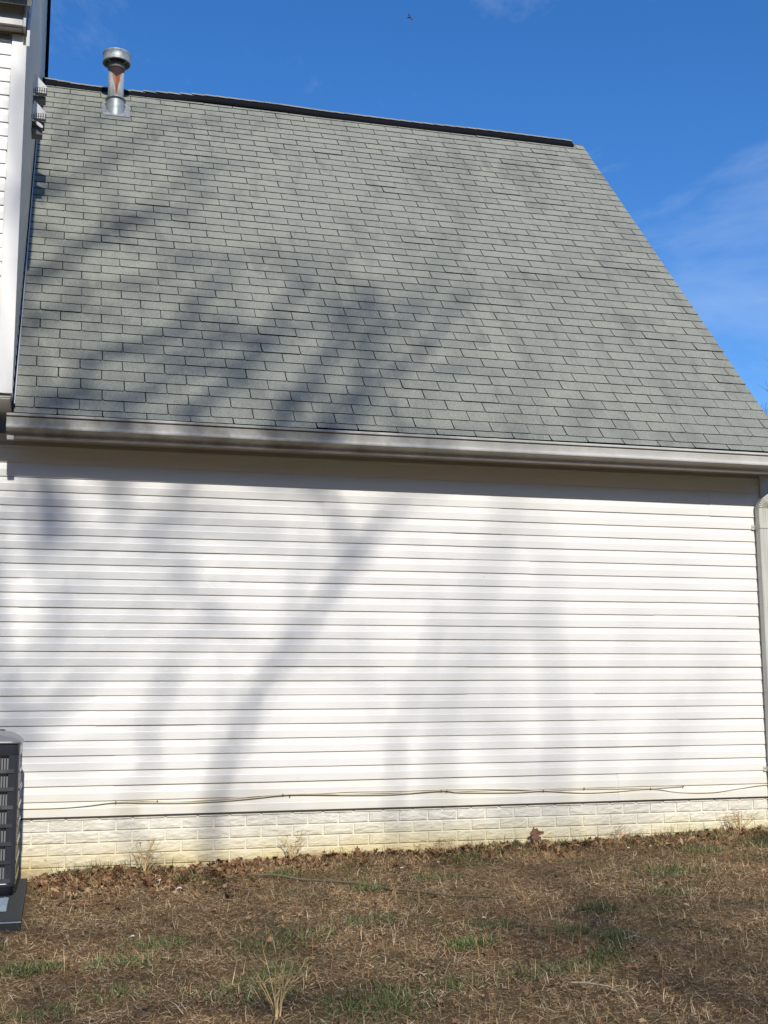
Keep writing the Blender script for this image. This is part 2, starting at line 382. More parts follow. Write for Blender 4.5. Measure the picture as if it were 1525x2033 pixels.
seams = [(-0.25,14),(0.81,12),(1.53,10),(2.36,8),(0.29,6),(0.98,4),(2.9,18),(3.52,16),(4.56,14),(5.30,12),(4.03,6),(4.74,4),(3.52,2),(4.2,0),(5.11,22),(2.99,9),(0.42,2),(3.3,20),(1.9,20),(0.1,18),(1.2,16)]
siding('lower_siding', front, -6.5, XR, 0.0, 26, seams)
# weep edge / starter strip under the first course
mb = MB(); mb.box(-6.5, XR, -0.006, 0.0, -0.012, 0.0035); part(mb.build('starter_strip', CLIP))
# sheathing body of the one-storey wing and the wing behind
mb = MB(); mb.box(-6.5, XR+0.09, 0.0012, 0.12, -0.012, 2.60); mb.box(XR, XR+0.09, 0.12, 7.2, -0.6, 2.60); mb.box(-6.5, XR+0.09, 7.2, 7.3, -0.6, 2.6)
part(mb.build('wall_sheathing', TRIM))
# corner post beside the downspout: U-shaped channel
mb = MB(); mb.box(XR+0.004, XR+0.094, -0.024, 0.0, -0.010, 2.585); mb.box(XR+0.091, XR+0.118, -0.024, 0.085, -0.010, 2.585)
part(mb.build('corner_post', TRIM, bevel=0.002))
# side wall of the wing (faces right), courses on the gable too
def gable_lim(z):
    if z < 2.6: return (0.09, 7.2)
    t = (z - RZ0)/math.tan(BE) + RY0 + 0.10
    return (t, 2*3.46 - t)
siding('side_siding', lambda s, z, o: (XR + 0.092 + o, s, z), 0.09, 7.2, 0.0, 70, (), lim=gable_lim, step=0.6)
# foundation
mb = MB(); bw, bh, g = 0.223, 0.0781, 0.011
mb.box(-6.5, XR+0.08, 0.004, 0.3, -1.0, -0.012, 0)
mb.box(XR-0.2, XR+0.08, 0.3, 7.2, -1.0, -0.0125, 0)
part(mb.build('foundation_mortar', MORTAR))
mb = MB()
for r in range(-1, 9):
    zt = -0.0275 - r*bh
    if r == -1: zt, zb = -0.013, -0.0285 + g*0.4
    else: zb = zt - bh + g
    x = -6.5 + ((0.026 + 6.5 + (0.5*bw if r % 2 else 0)) % bw) - bw
    while x < XR + 0.05:
        a, b_ = max(x + g/2 - 0.026, -6.5), min(x + bw - g/2 - 0.026, XR + 0.07); x += bw
        if b_ - a < 0.02: continue
        p = 0.0045 + random.uniform(-0.001, 0.0014); ch = 0.0035
        j = lambda s=0.0012: random.uniform(-s, s)
        o = [(a+j(), 0.0045, zb+j()), (b_+j(), 0.0045, zb+j()), (b_+j(), 0.0045, zt+j()), (a+j(), 0.0045, zt+j())]
        nxs, nzs = 9, 4; base = len(mb.v)
        for iz in range(nzs+1):
            for ix in range(nxs+1):
                u, v_ = ix/nxs, iz/nzs
                edge = ix in (0, nxs) or iz in (0, nzs)
                px = a + ch*0.6 + (b_-a-ch*1.2)*u; pz = zb + ch*0.6 + (zt-zb-ch*1.2)*v_
                d = 0.0 if r < 0 else mnoise.noise(Vector((px*23, pz*55, 2.0)))*0.0035 + mnoise.noise(Vector((px*9, pz*130, 5)))*0.002
                mb.v.append((px + j(0.0006), -(p*(0.75 if edge else 1) + (0 if edge else d)), pz + j(0.0006)))
        W_ = nxs + 1
        for iz in range(nzs):
            for ix in range(nxs):
                q = base + iz*W_ + ix; mb.f.append((q, q+1, q+1+W_, q+W_)); mb.mi.append(0); mb.sm.append(False)
        cc = [base, base+nxs, base+nzs*W_+nxs, base+nzs*W_]; ob0 = len(mb.v); mb.v += o
        rings = [[base+i for i in range(W_)], [base+nxs+i*W_ for i in range(nzs+1)], [base+nzs*W_+nxs-i for i in range(W_)], [base+(nzs-i)*W_ for i in range(nzs+1)]]
        for k in range(4):
            rr = rings[k]; mb.f.append(tuple([ob0+k, ob0+(k+1) % 4] + rr[::-1])); mb.mi.append(0); mb.sm.append(False)
part(mb.build('foundation_bricks', BRICK))

# soffit, fascia, frieze channel
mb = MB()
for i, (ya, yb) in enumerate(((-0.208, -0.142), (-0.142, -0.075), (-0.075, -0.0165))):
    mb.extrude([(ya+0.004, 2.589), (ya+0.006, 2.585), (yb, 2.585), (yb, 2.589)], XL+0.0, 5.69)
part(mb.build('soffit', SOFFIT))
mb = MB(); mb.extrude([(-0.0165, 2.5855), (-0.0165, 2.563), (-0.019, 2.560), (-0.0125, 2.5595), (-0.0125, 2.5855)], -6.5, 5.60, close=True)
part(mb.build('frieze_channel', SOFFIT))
mb = MB(); mb.extrude([(-0.222, 2.72), (-0.222, 2.572), (-0.226, 2.568), (-0.206, 2.566), (-0.206, 2.72)], XL-0.01, 5.69, close=True, caps=True)
part(mb.build('fascia', TRIM))
# K-style gutter
yb = -0.2265
prof = [(yb, 2.705), (yb, 2.562), (yb-0.004, 2.5595), (yb-0.060, 2.5595), (yb-0.064, 2.562), (yb-0.065, 2.574), (yb-0.068, 2.580), (yb-0.080, 2.588), (yb-0.102, 2.596), (yb-0.120, 2.600), (yb-0.128, 2.604), (yb-0.130, 2.612), (yb-0.128, 2.623), (yb-0.121, 2.627), (yb-0.111, 2.630), (yb-0.113, 2.645), (yb-0.116, 2.660), (yb-0.119, 2.674), (yb-0.119, 2.687), (yb-0.132, 2.688), (yb-0.132, 2.7005), (yb-0.127, 2.7045), (yb-0.117, 2.7045), (yb-0.117, 2.700)]
inner = [(y + 0.0016 if i > 1 else y, z + (0.0016 if 1 < i < 5 else 0)) for i, (y, z) in enumerate(prof)][::-1]
gut = empty('gutter', (0, 0, 0)); gut.location = (XL-0.03, -0.29, 2.65); gut.parent = house; gut.matrix_parent_inverse = Matrix.Translation(-house.location)
def gpart(ob):
    ob.parent = gut; ob.matrix_parent_inverse = Matrix.Translation(-gut.location); return ob
mb = MB(); x = XL - 0.030; seg = 0
xs = [x + i*(5.69 - x)/40 for i in range(41)]
b0 = len(mb.v); npf = len(prof)
for x in xs:
    dz = -0.010*(x+0.36)/6.0 + 0.0016*mnoise.noise(Vector((x*0.8, 0, 0))); dy = 0.002*mnoise.noise(Vector((x*0.9, 4, 0)))
    mb.v += [(x, y + dy, z + dz + 0.004) for y, z in prof]
for i in range(len(xs)-1):
    for k in range(npf-1):
        mb.f.append((b0+i*npf+k, b0+(i+1)*npf+k, b0+(i+1)*npf+k+1, b0+i*npf+k+1)); mb.mi.append(0); mb.sm.append(False)
g_ = mb.build('trough', GUTTER); gpart(g_)
sol = g_.modifiers.new('thick', 'SOLIDIFY'); sol.thickness = 0.0012; sol.offset = 0
for xe, s in ((XL-0.0325, 1), (5.6925, 1)):
    mb = MB(); pp = [(xe-0.0015, y, z+0.004 - 0.010*(xe+0.36)/6) for y, z in prof[:-2]]; qq = [(xe+0.0015, y, z) for _, y, z in pp]
    mb.poly(pp); mb.poly(qq[::-1])
    for i in range(len(pp)):
        j = (i+1) % len(pp); mb.poly([pp[i], qq[i], qq[j], pp[j]])
    gpart(mb.build('end_cap', GUTTER))
mb = MB()   # folded outlet tab at the left end under the trough
mb.box(XL-0.028, XL+0.018, yb-0.075, yb-0.045, 2.535, 2.5645, 0, Matrix.Translation((0,0,0)))
gpart(mb.build('hanger_tab', GUTTER, bevel=0.003))

# roof deck + shingles
def rp(x, s, o=0.0): return (x, RY0 + s*CB - o*SB, RZ0 + s*SB + o*CB)
SR = 5.86
mb = MB()
bx = [rp(RX0, 0.02, -0.004), rp(RX1-0.01, 0.02, -0.004), rp(RX1-0.01, SR, -0.004), rp(RX0, SR, -0.004)]
bb = [rp(RX0, 0.02, -0.03), rp(RX1-0.01, 0.02, -0.03), rp(RX1-0.01, SR, -0.03), rp(RX0, SR, -0.03)]
mb.poly(bx); mb.poly(bb[::-1])
for i in range(4): mb.poly([bx[i], bb[i], bb[(i+1) % 4], bx[(i+1) % 4]])
# rear slope
yr = RY0 + SR*CB; zr = RZ0 + SR*SB
mb.poly([(RX0, yr, zr), (RX1-0.01, yr, zr), (RX1-0.01, 2*yr-RY0, RZ0), (RX0, 2*yr-RY0, RZ0)])
roof = part(mb.build('roof_deck', UNDER))
mb = MB(); EX = 0.127; TH = 0.0075; TW = 0.3048; GAP = 0.0065; TO = 0.1156
for k in range(0, 47):
    s0 = k*EX; s1 = s0 + EX + 0.012
    if k == 0: s0 = 0.055
    if k == 46: s1 = SR
    off = TO + (0 if k % 2 else TW/2); n0 = math.floor((RX0 - off)/TW)
    rowj = random.uniform(-0.004, 0.004)
    for n in range(n0, n0 + 24):
        a = off + n*TW + rowj + random.uniform(-0.0022, 0.0022); b_ = off + (n+1)*TW + rowj - GAP
        a = max(a, RX0 + 0.012 + 0.004*math.sin(k*0.7)); b_ = min(b_, RX1 + random.uniform(-0.004, 0.003))
        if b_ - a < 0.015: continue
        lift = random.uniform(0, 0.0025) + (0.004 if random.random() < 0.05 else 0); sj = random.uniform(-0.0018, 0.0018)
        hb = TH + 0.002 + lift; ht = 0.0028
        ch = 0.006 if a > RX0 + 0.05 else 0.001; hk = random.uniform(0.012, 0.024)
        sw = 0.002*mnoise.noise(Vector((a*0.8, k*0.9, 0)))
        pts = [(a + ch, s0 + sj + sw), ((a+b_)/2, s0 + sj + sw + random.uniform(-0.001, 0.001)), (b_, s0 + sj*0.5 + sw), (b_, s1), (a, s1), (a, s0 + hk + sj)]
        ho = [hb, hb*0.95, hb, ht, ht, hb - 0.0012]
        top = [rp(x, s, h) for (x, s), h in zip(pts, ho)]; bot = [rp(x, s, h - TH + (0.0005 if i in (3, 4) else 0)) for i, ((x, s), h) in enumerate(zip(pts, ho))]
        base = len(mb.v); mb.v += top + bot; nn = len(pts)
        mb.f.append(tuple(base+i for i in range(nn))); mb.mi.append(0); mb.sm.append(False)
        for i in (0, 1, 2, 5, 4):
            j = (i+1) % nn; mb.f.append((base+i, base+nn+i, base+nn+j, base+j)); mb.mi.append(1); mb.sm.append(False)
        if abs(b_ - RX1) < 0.01: mb.mi[-4] = 0
shingles = part(mb.build('roof_shingles', [SHINGLE, SHEDGE]))
# ridge vent with thin cap
rd = [(-0.325,-0.004),(0.1,-0.026),(0.55,-0.030),(0.95,-0.004),(1.4,0.022),(2.0,0.020),(2.8,0.004),(3.6,0.0),(4.6,0.010),(5.57,0.004)]
def rdz(x):
    for (a, b_), (c_, d_) in zip(rd, rd[1:]):
        if x <= c_: t = (x-a)/(c_-a); t = t*t*(3-2*t); return b_*(1-t)+d_*t
    return rd[-1][1]
mb = MB(); cap = MB()
prof = [(-0.085, -0.100), (-0.090, -0.078), (-0.050, -0.030), (0.0, 0.020), (0.050, -0.030), (0.090, -0.078), (0.085, -0.100)]
xs = [-0.325 + i*(5.57+0.325)/60 for i in range(61)]; b0 = 0
for x in xs: mb.v += [(x, yr + y, zr + 0.018 + z + rdz(x)) for y, z in prof]
for i in range(60):
    for k in range(6): mb.f.append((i*7+k, (i+1)*7+k, (i+1)*7+k+1, i*7+k+1)); mb.mi.append(0); mb.sm.append(False)
mb.f.append(tuple(range(7))); mb.f.append(tuple(60*7+k for k in range(7))[::-1]); mb.mi += [0, 0]; mb.sm += [False]*2
part(mb.build('ridge_vent', BLACK))
for i in range(46):
    x0 = -0.32 + i*0.128; x1 = min(x0 + 0.15, 5.58)
    for sgn in (-1, 1):
        z0 = rdz((x0+x1)/2) + zr + 0.010
        if sgn < 0: q = [(x0, yr-0.030, z0+0.012), (x1, yr-0.030, z0+0.007), (x1, yr, z0+0.036), (x0, yr, z0+0.041)]
        else: q = [(x0, yr, z0+0.041), (x1, yr, z0+0.036), (x1, yr+0.14, z0-0.096), (x0, yr+0.14, z0-0.091)]
        cap.poly(q); cap.poly([(x, y, z-0.005) for x, y, z in q[::-1]], 1)
        cap.poly([q[0], q[1], (q[1][0], q[1][1], q[1][2]-0.005), (q[0][0], q[0][1], q[0][2]-0.005)], 1)
part(cap.build('ridge_cap_shingles', [SHINGLE, SHEDGE]))
# rake board along the right edge
mb = MB()
A_ = [rp(RX1-0.04, 0.05, -0.032), rp(RX1-0.012, 0.05, -0.032), rp(RX1-0.012, SR, -0.032), rp(RX1-0.04, SR, -0.032)]
B_ = [rp(RX1-0.04, 0.05, -0.18), rp(RX1-0.012, 0.05, -0.18), rp(RX1-0.012, SR, -0.18), rp(RX1-0.04, SR, -0.18)]
mb.poly(A_); mb.poly(B_[::-1])
for i in range(4): mb.poly([A_[i], B_[i], B_[(i+1) % 4], A_[(i+1) % 4]])
part(mb.build('rake_board', TRIM))
# step flashing where roof meets the tall wing
mb = MB(); A_ = []
for s, o in ((0.10, 0.0), (0.10, 0.052), (5.84, 0.052), (5.84, 0.0)): A_.append((s, o))
mb.poly([rp(XL+0.017, s, o) for s, o in A_]); mb.poly([rp(XL+0.010, s, o) for s, o in A_[::-1]])
mb.poly([rp(XL+0.010, 0.10, 0.052), rp(XL+0.017, 0.10, 0.052), rp(XL+0.017, 5.84, 0.052), rp(XL+0.010, 5.84, 0.052)])
part(mb.build('step_flashing', FLASH))

# ---- tall wing on the left
YF = -0.45; ZU = 50.78*E - 23*E   # 2.822
def upfront(s, z, o): return (s, YF - o, z)
siding('upper_front_siding', upfront, -6.5, XL-0.098, ZU, 26, ((-1.0, 4), (-0.7, 8)), wav=0.8)
def rake_lim(z):
    top = (z - 5.62)/math.tan(BE) - 0.55
    bk = 5.6 if z < 9.7 else 5.6 - (z-9.7)/math.tan(BE)
    return (max(-0.38, top + 0.03), bk)
siding('upper_side_siding', lambda s, z, o: (XL - 0.012 + o, s, z), -0.38, 5.6, ZU - E*0, 84, (), lim=rake_lim, step=0.7)
mb = MB()
for pts in ([(YF+0.002, 2.78), (YF+0.002, 5.55), (4.3, 11.2), (5.62, 9.7), (5.62, 2.78)],):
    mb.poly([(XL-0.0125, y, z) for y, z in pts]); mb.poly([(XL-0.15, y, z) for y, z in pts[::-1]])
    for i in range(len(pts)):
        (a, b_), (c_, d_) = pts[i], pts[(i+1) % len(pts)]
        mb.poly([(XL-0.0125, a, b_), (XL-0.15, a, b_), (XL-0.15, c_, d_), (XL-0.0125, c_, d_)])
mb.box(-6.5, XL-0.15, YF+0.002, YF+0.1, 2.83, 5.5); mb.box(-6.5, XL-0.15, 5.5, 5.62, -0.5, 9.7)
part(mb.build('upper_sheathing', TRIM))
mb = MB()
mb.box(XL-0.098, XL+0.002, YF-0.024, YF+0.0, ZU-0.010, 5.418); mb.box(XL-0.022, XL+0.002, YF, YF+0.075, ZU-0.010, 5.46)
part(mb.build('upper_corner_post', TRIM, bevel=0.002))
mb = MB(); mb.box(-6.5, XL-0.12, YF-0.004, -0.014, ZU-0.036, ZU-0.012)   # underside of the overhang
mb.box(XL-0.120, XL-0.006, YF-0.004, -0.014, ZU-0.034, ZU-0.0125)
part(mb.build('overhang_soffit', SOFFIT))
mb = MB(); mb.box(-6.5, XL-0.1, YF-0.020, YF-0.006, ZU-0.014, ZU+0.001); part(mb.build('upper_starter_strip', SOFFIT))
# dark trim on the rear edge of the tall gable
mb = MB(); mb.box(XL-0.05, XL+0.040, 5.60, 5.70, 6.5, 10.5) if False else mb.box(XL-0.05, XL+0.036, 4.92, 5.02, 6.5, 10.6); part(mb.build('rear_corner_trim', BLACK))
mb = MB(); mb.box(XL-0.02, XL+0.006, 5.52, 5.598, 6.5, 10.3); part(mb.build('rear_corner_post', TRIM))
# boxed eave return, gutter and rake on the tall wing
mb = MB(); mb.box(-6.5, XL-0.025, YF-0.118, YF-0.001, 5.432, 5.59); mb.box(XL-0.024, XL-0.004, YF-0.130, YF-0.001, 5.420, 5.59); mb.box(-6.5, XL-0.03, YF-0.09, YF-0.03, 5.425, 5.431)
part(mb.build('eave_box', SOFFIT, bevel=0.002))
mb = MB(); mb.extrude([(YF-0.119, 5.63), (YF-0.30, 5.62), (YF-0.32, 5.65), (YF-0.36, 5.70), (YF-0.36, 5.75), (YF-0.119, 5.75)], -6.5, XL+0.0, close=True, caps=True)
part(mb.build('upper_gutter', GUTTER))
mb = MB()
for (o0, o1, xa, xb) in ((0.0, 0.16, XL+0.003, XL+0.022),):
    q = []
    for s in (-0.10, 7.25):
        y = YF + s*CB*1.0; z = 5.55 + s*SB
        q += [(y, z - o0), (y, z - o1)]
    a = [(xa, *q[0]), (xa, *q[1]), (xa, *q[3]), (xa, *q[2])]; b_ = [(xb, y, z) for _, y, z in a]
    mb.poly(a[::-1]); mb.poly(b_)
    for i in range(4): mb.poly([a[i], a[(i+1) % 4], b_[(i+1) % 4], b_[i]])
part(mb.build('upper_rake_board', TRIM))
mb = MB()   # upper roof slab
q = [(YF-0.2, 5.62), (4.3, 11.35), (5.75, 9.75), (5.75, 9.68), (4.3, 11.25), (YF-0.2, 5.54)]
a = [(-6.5, y, z) for y, z in q]; b_ = [(XL+0.03, y, z) for y, z in q]
mb.poly(a); mb.poly(b_[::-1])
for i in range(6): mb.poly([a[i], b_[i], b_[(i+1) % 6], a[(i+1) % 6]])
part(mb.build('upper_roof', SHINGLE))
mb = MB()   # small frieze vent under the upper eave
mb.box(-0.56, XL-0.11, YF-0.022, YF-0.014, 5.375, 5.410); part(mb.build('frieze_vent', DARKG))

# ---- wall hoods on the side wall
def hood(y, z, s=1.0, name='wall_hood'):
    e = empty(name, (XL, y, z)); e.parent = house; e.matrix_parent_inverse = Matrix.Translation(-house.location)
    def hp(ob): ob.parent = e; return ob
    mb = MB(); D_ = 0.112*s; Wd = 0.15; H = 0.105
    # wedge canopy: two cheeks and a sloping top, local coordinates (x out of wall, y along, z up)
    for ya, yb_ in ((0.0, 0.005), (Wd-0.005, Wd)):
        a = [(0.012, ya, 0), (D_, ya, 0), (D_, ya, 0.010), (0.024, ya, H), (0.012, ya, H)]; b_ = [(x, yb_, z_) for x, _, z_ in a]
        mb.poly(a); mb.poly(b_[::-1])
        for i in range(5): mb.poly([a[i], b_[i], b_[(i+1) % 5], a[(i+1) % 5]])
    t = [(0.012, 0.005, H), (0.024, 0.005, H), (D_, 0.005, 0.010), (D_, Wd-0.005, 0.010), (0.024, Wd-0.005, H), (0.012, Wd-0.005, H)]
    mb.poly([t[1], t[2], t[3], t[4]]); mb.poly([t[0], t[1], t[4], t[5]])
    hp(mb.build('canopy', HOOD))
    mb = MB(); mb.box(-0.02, D_*0.98, 0.016, 0.024, -0.046, -0.004, 0)
    hp(mb.build('backing', DARKG))
    mb = MB()
    for i in range(7): mb.box(-0.016 + i*0.0185, -0.005 + i*0.0185, 0.002, 0.015, -0.024, -0.002)
    for i in range(7): mb.box(-0.016 + i*0.0185, -0.006 + i*0.0185, 0.004, 0.015, -0.044, -0.029)
    hp(mb.build('louvre', HOOD))
    mb = MB(); mb.box(-0.025, D_*0.92, 0.06, 0.15, -0.085, -0.047); hp(mb.build('base_block', DARKG, bevel=0.003))
    return e
tag(hood(1.27, 5.955)); tag(hood(1.20, 5.685, 1.0))
e = empty('wall_hood', (XL, 1.22, 5.575)); e.parent = house; e.matrix_parent_inverse = Matrix.Translation(-house.location)
mb = MB(); M = Matrix.Translation((0.064, -0.01, 0.012)) @ Matrix.Rotation(R(38), 4, 'Y')
vs = [M @ Vector((0.036*math.cos(i*math.pi/8), 0, 0.014*math.sin(i*math.pi/8))) for i in range(16)]
mb.poly(vs); mb.poly([v_ + Vector((0, 0.01, 0)) for v_ in vs[::-1]])
ob = mb.build('flap', HOOD); ob.parent = e
mb = MB(); mb.box(-0.035, 0.088, 0.03, 0.13, -0.058, -0.004); ob = mb.build('base_block', DARKG, bevel=0.003); ob.parent = e

# ---- flue pipe through the roof
fl = empty('flue_pipe', (0.412, 3.095, 6.87)); fl.parent = house; fl.matrix_parent_inverse = Matrix.Translation(-house.location)
def fp(ob): ob.parent = fl; return ob
mb = MB(); mb.lathe([(0.079, -0.1), (0.079, 0.38)], 40); fp(mb.build('pipe', FLUE))
mb = MB(); mb.lathe([(0.102, 0.0), (0.104, 0.004), (0.083, 0.018), (0.081, 0.024), (0.0795, 0.024)], 40, cap0=False, cap1=False)
mb.lathe([(0.104, 0.004), (0.104, -0.006), (0.0795, -0.006)], 40, cap0=False, cap1=False)
fp(mb.build('storm_collar', GALV))
mb = MB(); mb.lathe([(0.098, -0.45), (0.098, -0.10), (0.090, -0.03), (0.088, -0.006)], 40, cap0=False, cap1=False); 
ob = fp(mb.build('roof_jack', GALV))
mb = MB(); fo = Vector((0.412, 3.095, 6.87))
def fq(x, s, o): return tuple(Vector(rp(x, s, o)) - fo)
for h0, h1 in ((0.0105, 0.0125),):
    a = [fq(0.285, 5.16, h1), fq(0.553, 5.17, h1), fq(0.556, 5.47, h1), fq(0.285, 5.47, h1)]; b_ = [fq(0.285, 5.16, h0), fq(0.553, 5.17, h0), fq(0.556, 5.47, h0), fq(0.285, 5.47, h0)]
    mb.poly(a); mb.poly(b_[::-1])
    for i in range(4): mb.poly([a[i], b_[i], b_[(i+1) % 4], a[(i+1) % 4]])
fp(mb.build('flashing_plate', GALV))
mb = MB()
mb.lathe([(0.083, 0.335), (0.086, 0.340), (0.086, 0.425)], 40)
fp(mb.build('cap_neck', DARKG))
mb = MB()
mb.lathe([(0.134, 0.397), (0.141, 0.400), (0.142, 0.410), (0.139, 0.414), (0.139, 0.490), (0.142, 0.494), (0.142, 0.504), (0.134, 0.509), (0.02, 0.522)], 48, cap0=False)
mb.lathe([(0.134, 0.397), (0.11, 0.405), (0.086, 0.424)], 40, cap0=False, cap1=False, mi=1)
fp(mb.build('cap', [GALV, DARKG]))
mb = MB()
for a in (0.6, 2.5, 3.9, 5.6):
    mb = MB(); c_ = Vector((math.cos(a), math.sin(a), 0)); mb.tube([c_*0.086 + Vector((0,0,0.385)), c_*0.130 + Vector((0,0,0.404))], 0.005, 5); fp(mb.build('cap_strut', GALV))

# ---- downspout at the right corner
ds = empty('downspout', (5.575, -0.07, 0)); ds.parent = house; ds.matrix_parent_inverse = Matrix.Translation(-house.location)
def dp(ob): ob.parent = ds; ob.matrix_parent_inverse = Matrix.Translation(-ds.location); return ob
def rect_sweep(mb, pts, wx, wy, crimp=None):
    prev = None
    for i, (p, ang, k) in enumerate(pts):   # ang about y axis tilting in x-z
        c_, s_ = math.cos(ang), math.sin(ang); base = len(mb.v)
        ww, hh = wx*k, wy*k
        for (u, v_) in ((-1,-.82),(-.82,-1),(-.35,-1),(-.28,-.9),(-.2,-1),(.2,-1),(.28,-.9),(.35,-1),(.82,-1),(1,-.82),(1,1),(-1,1)):
            mb.v.append((p[0] + u*ww/2*c_, p[1] + v_*hh/2, p[2] + u*ww/2*s_))
        n = 12
        if prev is not None:
            for j in range(n): mb.f.append((prev+j, prev+(j+1) % n, base+(j+1) % n, base+j)); mb.mi.append(0); mb.sm.append(False)
        prev = base
mb = MB(); rect_sweep(mb, [((5.520, -0.068, -0.55), 0, 1), ((5.535, -0.068, 0.9), 0, 1), ((5.552, -0.068, 2.30), 0, 1)], 0.088, 0.062)
dp(mb.build('pipe', SPOUT))
mb = MB(); pts = []
cx, cz, rr = 5.552+0.075, 2.30, 0.075
for i in range(13):
    a = math.pi - (i/12)*R(48); k = 1.06 if i % 2 else 0.90
    pts.append(((cx + rr*math.cos(a), -0.069 - i*0.001, cz + rr*math.sin(a)), math.pi - a if False else -(math.pi - a), k))
p0 = Vector(pts[-1][0]); dr = Vector((math.cos(R(42)), -0.35, math.sin(R(42)))).normalized()
for t in (0.02, 0.10, 0.22): pts.append((tuple(p0 + dr*t), -R(48), 0.90))
rect_sweep(mb, pts, 0.088, 0.062); dp(mb.build('elbow', SPOUT))
for z in (2.150, 0.215):
    mb = MB(); xo = 5.506 + (z - 2.15)*0.0115
    mb.box(xo-0.026, xo-0.0025, -0.0195, -0.0165, z-0.019, z+0.019); mb.box(xo-0.0025, xo+0.095, -0.1035, -0.100, z-0.017, z+0.017); mb.box(xo-0.0025, xo-0.0008, -0.100, -0.0165, z-0.017, z+0.017)
    st = dp(mb.build('strap', SPOUT))
    mb = MB(); mb.lathe([(0.0045, 0), (0.0035, 0.002)], 10)
    sb = mb.build('screw', SCREW); sb.parent = st; sb.matrix_parent_inverse = Matrix.Identity(4)
    sb.rotation_euler = (R(90), 0, 0); sb.location = (xo-0.014, -0.0197, z)


# ---------------------------------------------------------------- cables along the lowest course
def cable(pts, rad, label):
    fine = []
    P_ = [Vector((x, -0.0165 - (0.003 if z < 0.05 else 0), z)) for x, z in pts]
    for i in range(len(P_)-1):
        p0 = P_[max(i-1, 0)]; p1, p2 = P_[i], P_[i+1]; p3 = P_[min(i+2, len(P_)-1)]
        for t in (0, .25, .5, .75):
            fine.append(0.5*((2*p1) + (p2-p0)*t + (2*p0-5*p1+4*p2-p3)*t*t + (3*p1-p0-3*p2+p3)*t**3))
    fine.append(P_[-1]); mb = MB(); mb.tube(fine, rad, 6)
    return mb.build('cable', CABLE, tagv=(label, 'cable', 'cables strung along the siding'))
ca = [(-0.9,0.062),(-0.172,0.062),(0.073,0.062),(0.239,0.071),(0.44,0.089),(0.678,0.079),(0.92,0.073),(1.129,0.078),(1.342,0.089),(1.6,0.11),(1.811,0.109),(2.107,0.098),(2.412,0.094),(2.777,0.11),(2.932,0.095),(3.363,0.084),(3.581,0.09),(3.911,0.067),(4.203,0.071),(4.466,0.084),(4.708,0.051),(4.99,0.044),(5.216,0.066),(5.427,0.088),(5.62,0.09)]
cb = [(0.44,0.089),(0.592,0.095),(0.815,0.082),(1.024,0.087),(1.27,0.098),(1.6,0.114),(1.885,0.114),(2.107,0.119),(2.412,0.115),(2.777,0.117),(3.145,0.112),(3.581,0.097),(3.913,0.097),(4.466,0.088),(4.745,0.096)]
c1 = cable(ca, 0.0036, 'long cream cable sagging in low loops between clips along the whole bottom siding course')
c2 = cable(cb, 0.0026, 'thinner cream cable lying nearly straight just above the sagging one, ending at a clip')
for par, pts in ((c1, [(0.44,0.089),(1.6,0.111),(2.777,0.111),(3.581,0.091),(4.466,0.085)]), (c2, [(0.72,0.088),(1.65,0.103),(2.82,0.105),(3.913,0.099),(4.745,0.096)])):
    for x, z in pts:
        mb = MB(); mb.box(x-0.0035, x+0.0035, -0.0225, -0.011, z-0.006, z+0.006); ob = mb.build('clip', CLIP); ob.parent = par

# ---------------------------------------------------------------- air conditioner and its pad
padt = -0.372
mb = MB(); mb.box(-1.15, -0.122, -1.95, -0.16, padt-0.052, padt)
pad = mb.build('equipment_pad', PADM, bevel=0.006, tagv=('black plastic pad lying in the leaves under the air conditioner', 'pad'))
mb = MB(); mb.box(-1.149, -0.1205, -1.9525, -1.9495, padt-0.011, padt-0.005); ob = mb.build('rim', SLABM); ob.parent = pad
ac = tag(empty('air_conditioner', (-0.552, -0.62, padt)), 'dark grey louvred air conditioner standing on a black pad at the left edge', 'air conditioner')
def acp(ob, par=None): ob.parent = par or ac; return ob
W2, D2, HB = 0.372, 0.370, 0.885       # half width, half depth, body height
def rrect(hw, hd, r, n=6):
    pts = []
    for cx, cy, a0 in ((hw-r, hd-r, 0), (-hw+r, hd-r, 90), (-hw+r, -hd+r, 180), (hw-r, -hd+r, 270)):
        for i in range(n+1):
            a = R(a0 + 90*i/n); pts.append((cx + r*math.cos(a), cy + r*math.sin(a)))
    return pts
def loft(mb, levels, mi=0, capt=True, capb=True, smooth=True):
    prev = None
    for pts, z in levels:
        b_ = len(mb.v); mb.v += [(x, y, z) for x, y in pts]; n = len(pts)
        if prev is not None:
            for i in range(n): mb.f.append((prev+i, prev+(i+1) % n, b_+(i+1) % n, b_+i)); mb.mi.append(mi); mb.sm.append(smooth)
        elif capb: mb.f.append(tuple(b_+i for i in range(n))[::-1]); mb.mi.append(mi); mb.sm.append(False)
        prev = b_
    if capt: mb.f.append(tuple(prev+i for i in range(n))); mb.mi.append(mi); mb.sm.append(False)
mb = MB(); loft(mb, [(rrect(W2-0.022, D2-0.022, .05), 0.03), (rrect(W2-0.022, D2-0.022, .05), HB-0.02)], smooth=False)
acp(mb.build('coil', COIL))
mb = MB(); loft(mb, [(rrect(W2-0.008, D2-0.008, .05), 0.0), (rrect(W2-0.008, D2-0.008, .05), 0.045), (rrect(W2, D2, .055), 0.05), (rrect(W2, D2, .055), 0.075), (rrect(W2-0.02, D2-0.02, .05), 0.078)], capb=True)
acp(mb.build('base_pan', CHAR))
mb = MB(); loft(mb, [(rrect(W2-0.004, D2-0.004, .055), HB-0.075), (rrect(W2-0.001, D2-0.001, .055), HB-0.07), (rrect(W2, D2, .057), HB)], capt=False)
